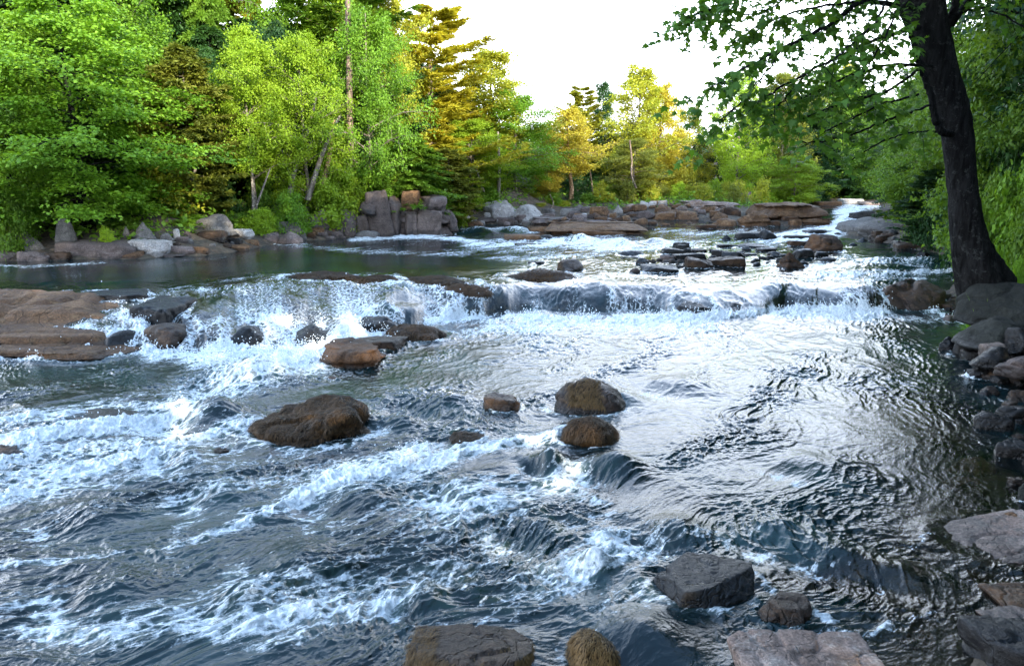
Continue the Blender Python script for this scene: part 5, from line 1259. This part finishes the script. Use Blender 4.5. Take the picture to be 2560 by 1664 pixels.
log([(805, 470, 26.2), (818, 420, 26.4), (832, 340, 26.8), (836, 300, 27)], .10, .05, 'tan leaning stem right of the twin trunked maple', 'tan', 'sapling')

# the wood on the camera's own bank, whose shade covers the near river
for i, (x, y, s) in enumerate([(3, -7, 1.), (9, -5, 1.05), (15, -2, 1.), (20, 4, 1.), (-3, -11, 1.05), (6, -13, 1.1), (13, -10, 1.1), (21, -6, 1.1), (27, 2, 1.), (13, 2.5, .95), (13.4, 8., 1.), (15.5, 13, 1.), (22, 11, 1.), (28, 14, 1.1), (33, 8, 1.1), (0, -18, 1.2), (18, -16, 1.2), (-9, -19, 1.2), (28, -10, 1.2), (-18, -26, 1.3), (30, 24, 1.1), (26, 19, .9)]):
    plant('block', 0, 0, 0, 0, 'dark', 'dark', 'tall dark tree of the wood behind the viewpoint on the near bank', group='wood behind the viewpoint', world=(x, y, s, s))
# ------------------------------------------------------------------ light, sky, camera
sc = bpy.context.scene
world = bpy.data.worlds.new('World'); sc.world = world; world.use_nodes = True
wt = world.node_tree; wt.nodes.clear()
SUN_EL, SUN_AZ = R(20), R(152)      # azimuth clockwise from +Y: behind the camera, a little to its right
sky = wt.nodes.new('ShaderNodeTexSky'); sky.sky_type = 'NISHITA'; sky.sun_disc = False
sky.sun_elevation = SUN_EL; sky.sun_rotation = SUN_AZ; sky.air_density = 1.0; sky.dust_density = 1.2; sky.ozone_density = 1.5
hs = wt.nodes.new('ShaderNodeHueSaturation'); hs.inputs['Saturation'].default_value = .7
bg = wt.nodes.new('ShaderNodeBackground'); bg.inputs['Strength'].default_value = .15
ow = wt.nodes.new('ShaderNodeOutputWorld')
wt.links.new(sky.outputs[0], hs.inputs['Color']); mx = wt.nodes.new('ShaderNodeMix'); mx.data_type = 'RGBA'; mx.inputs[0].default_value = .8
tcw = wt.nodes.new('ShaderNodeTexCoord'); sxyz = wt.nodes.new('ShaderNodeSeparateXYZ'); wt.links.new(tcw.outputs['Generated'], sxyz.inputs[0])
crw = wt.nodes.new('ShaderNodeValToRGB'); wt.links.new(sxyz.outputs[2], crw.inputs[0])     # thin veil of high cloud, brightest low down
crw.color_ramp.elements[0].position = 0.; crw.color_ramp.elements[0].color = (15, 15.6, 16.6, 1)
crw.color_ramp.elements[1].position = .85; crw.color_ramp.elements[1].color = (1.0, 1.9, 3.4, 1)
e_ = crw.color_ramp.elements.new(.36); e_.color = (10, 11.2, 13.2, 1)
e_ = crw.color_ramp.elements.new(.6); e_.color = (3.6, 5.2, 8.0, 1)
wt.links.new(crw.outputs[0], mx.inputs[7])
wt.links.new(hs.outputs[0], mx.inputs[6]); wt.links.new(mx.outputs[2], bg.inputs[0]); wt.links.new(bg.outputs[0], ow.inputs[0])
ld = bpy.data.lights.new('sun', 'SUN'); ld.energy = 3.0; ld.angle = R(.5); ld.color = (1, .89, .70)
lo = bpy.data.objects.new('sun', ld); link(lo)
from mathutils import Vector
sd = Vector((math.sin(SUN_AZ) * math.cos(SUN_EL), math.cos(SUN_AZ) * math.cos(SUN_EL), math.sin(SUN_EL)))
lo.rotation_euler = (-sd).to_track_quat('-Z', 'Y').to_euler(); lo.location = (0, -5, 30)
cd = bpy.data.cameras.new('camera'); cd.lens = F / 2560 * 36; cd.sensor_width = 36; cd.clip_end = 2000; cd.clip_start = .05
co = bpy.data.objects.new('camera', cd); link(co); co.location = (0, 0, CAM_H); co.rotation_euler = (math.pi / 2 - PITCH, 0, 0)
sc.camera = co
sc.view_settings.view_transform = 'Standard'; sc.view_settings.look = 'None'; sc.view_settings.exposure = 2.1; sc.view_settings.gamma = 1
sc.cycles.max_bounces = 8; sc.cycles.transparent_max_bounces = 12
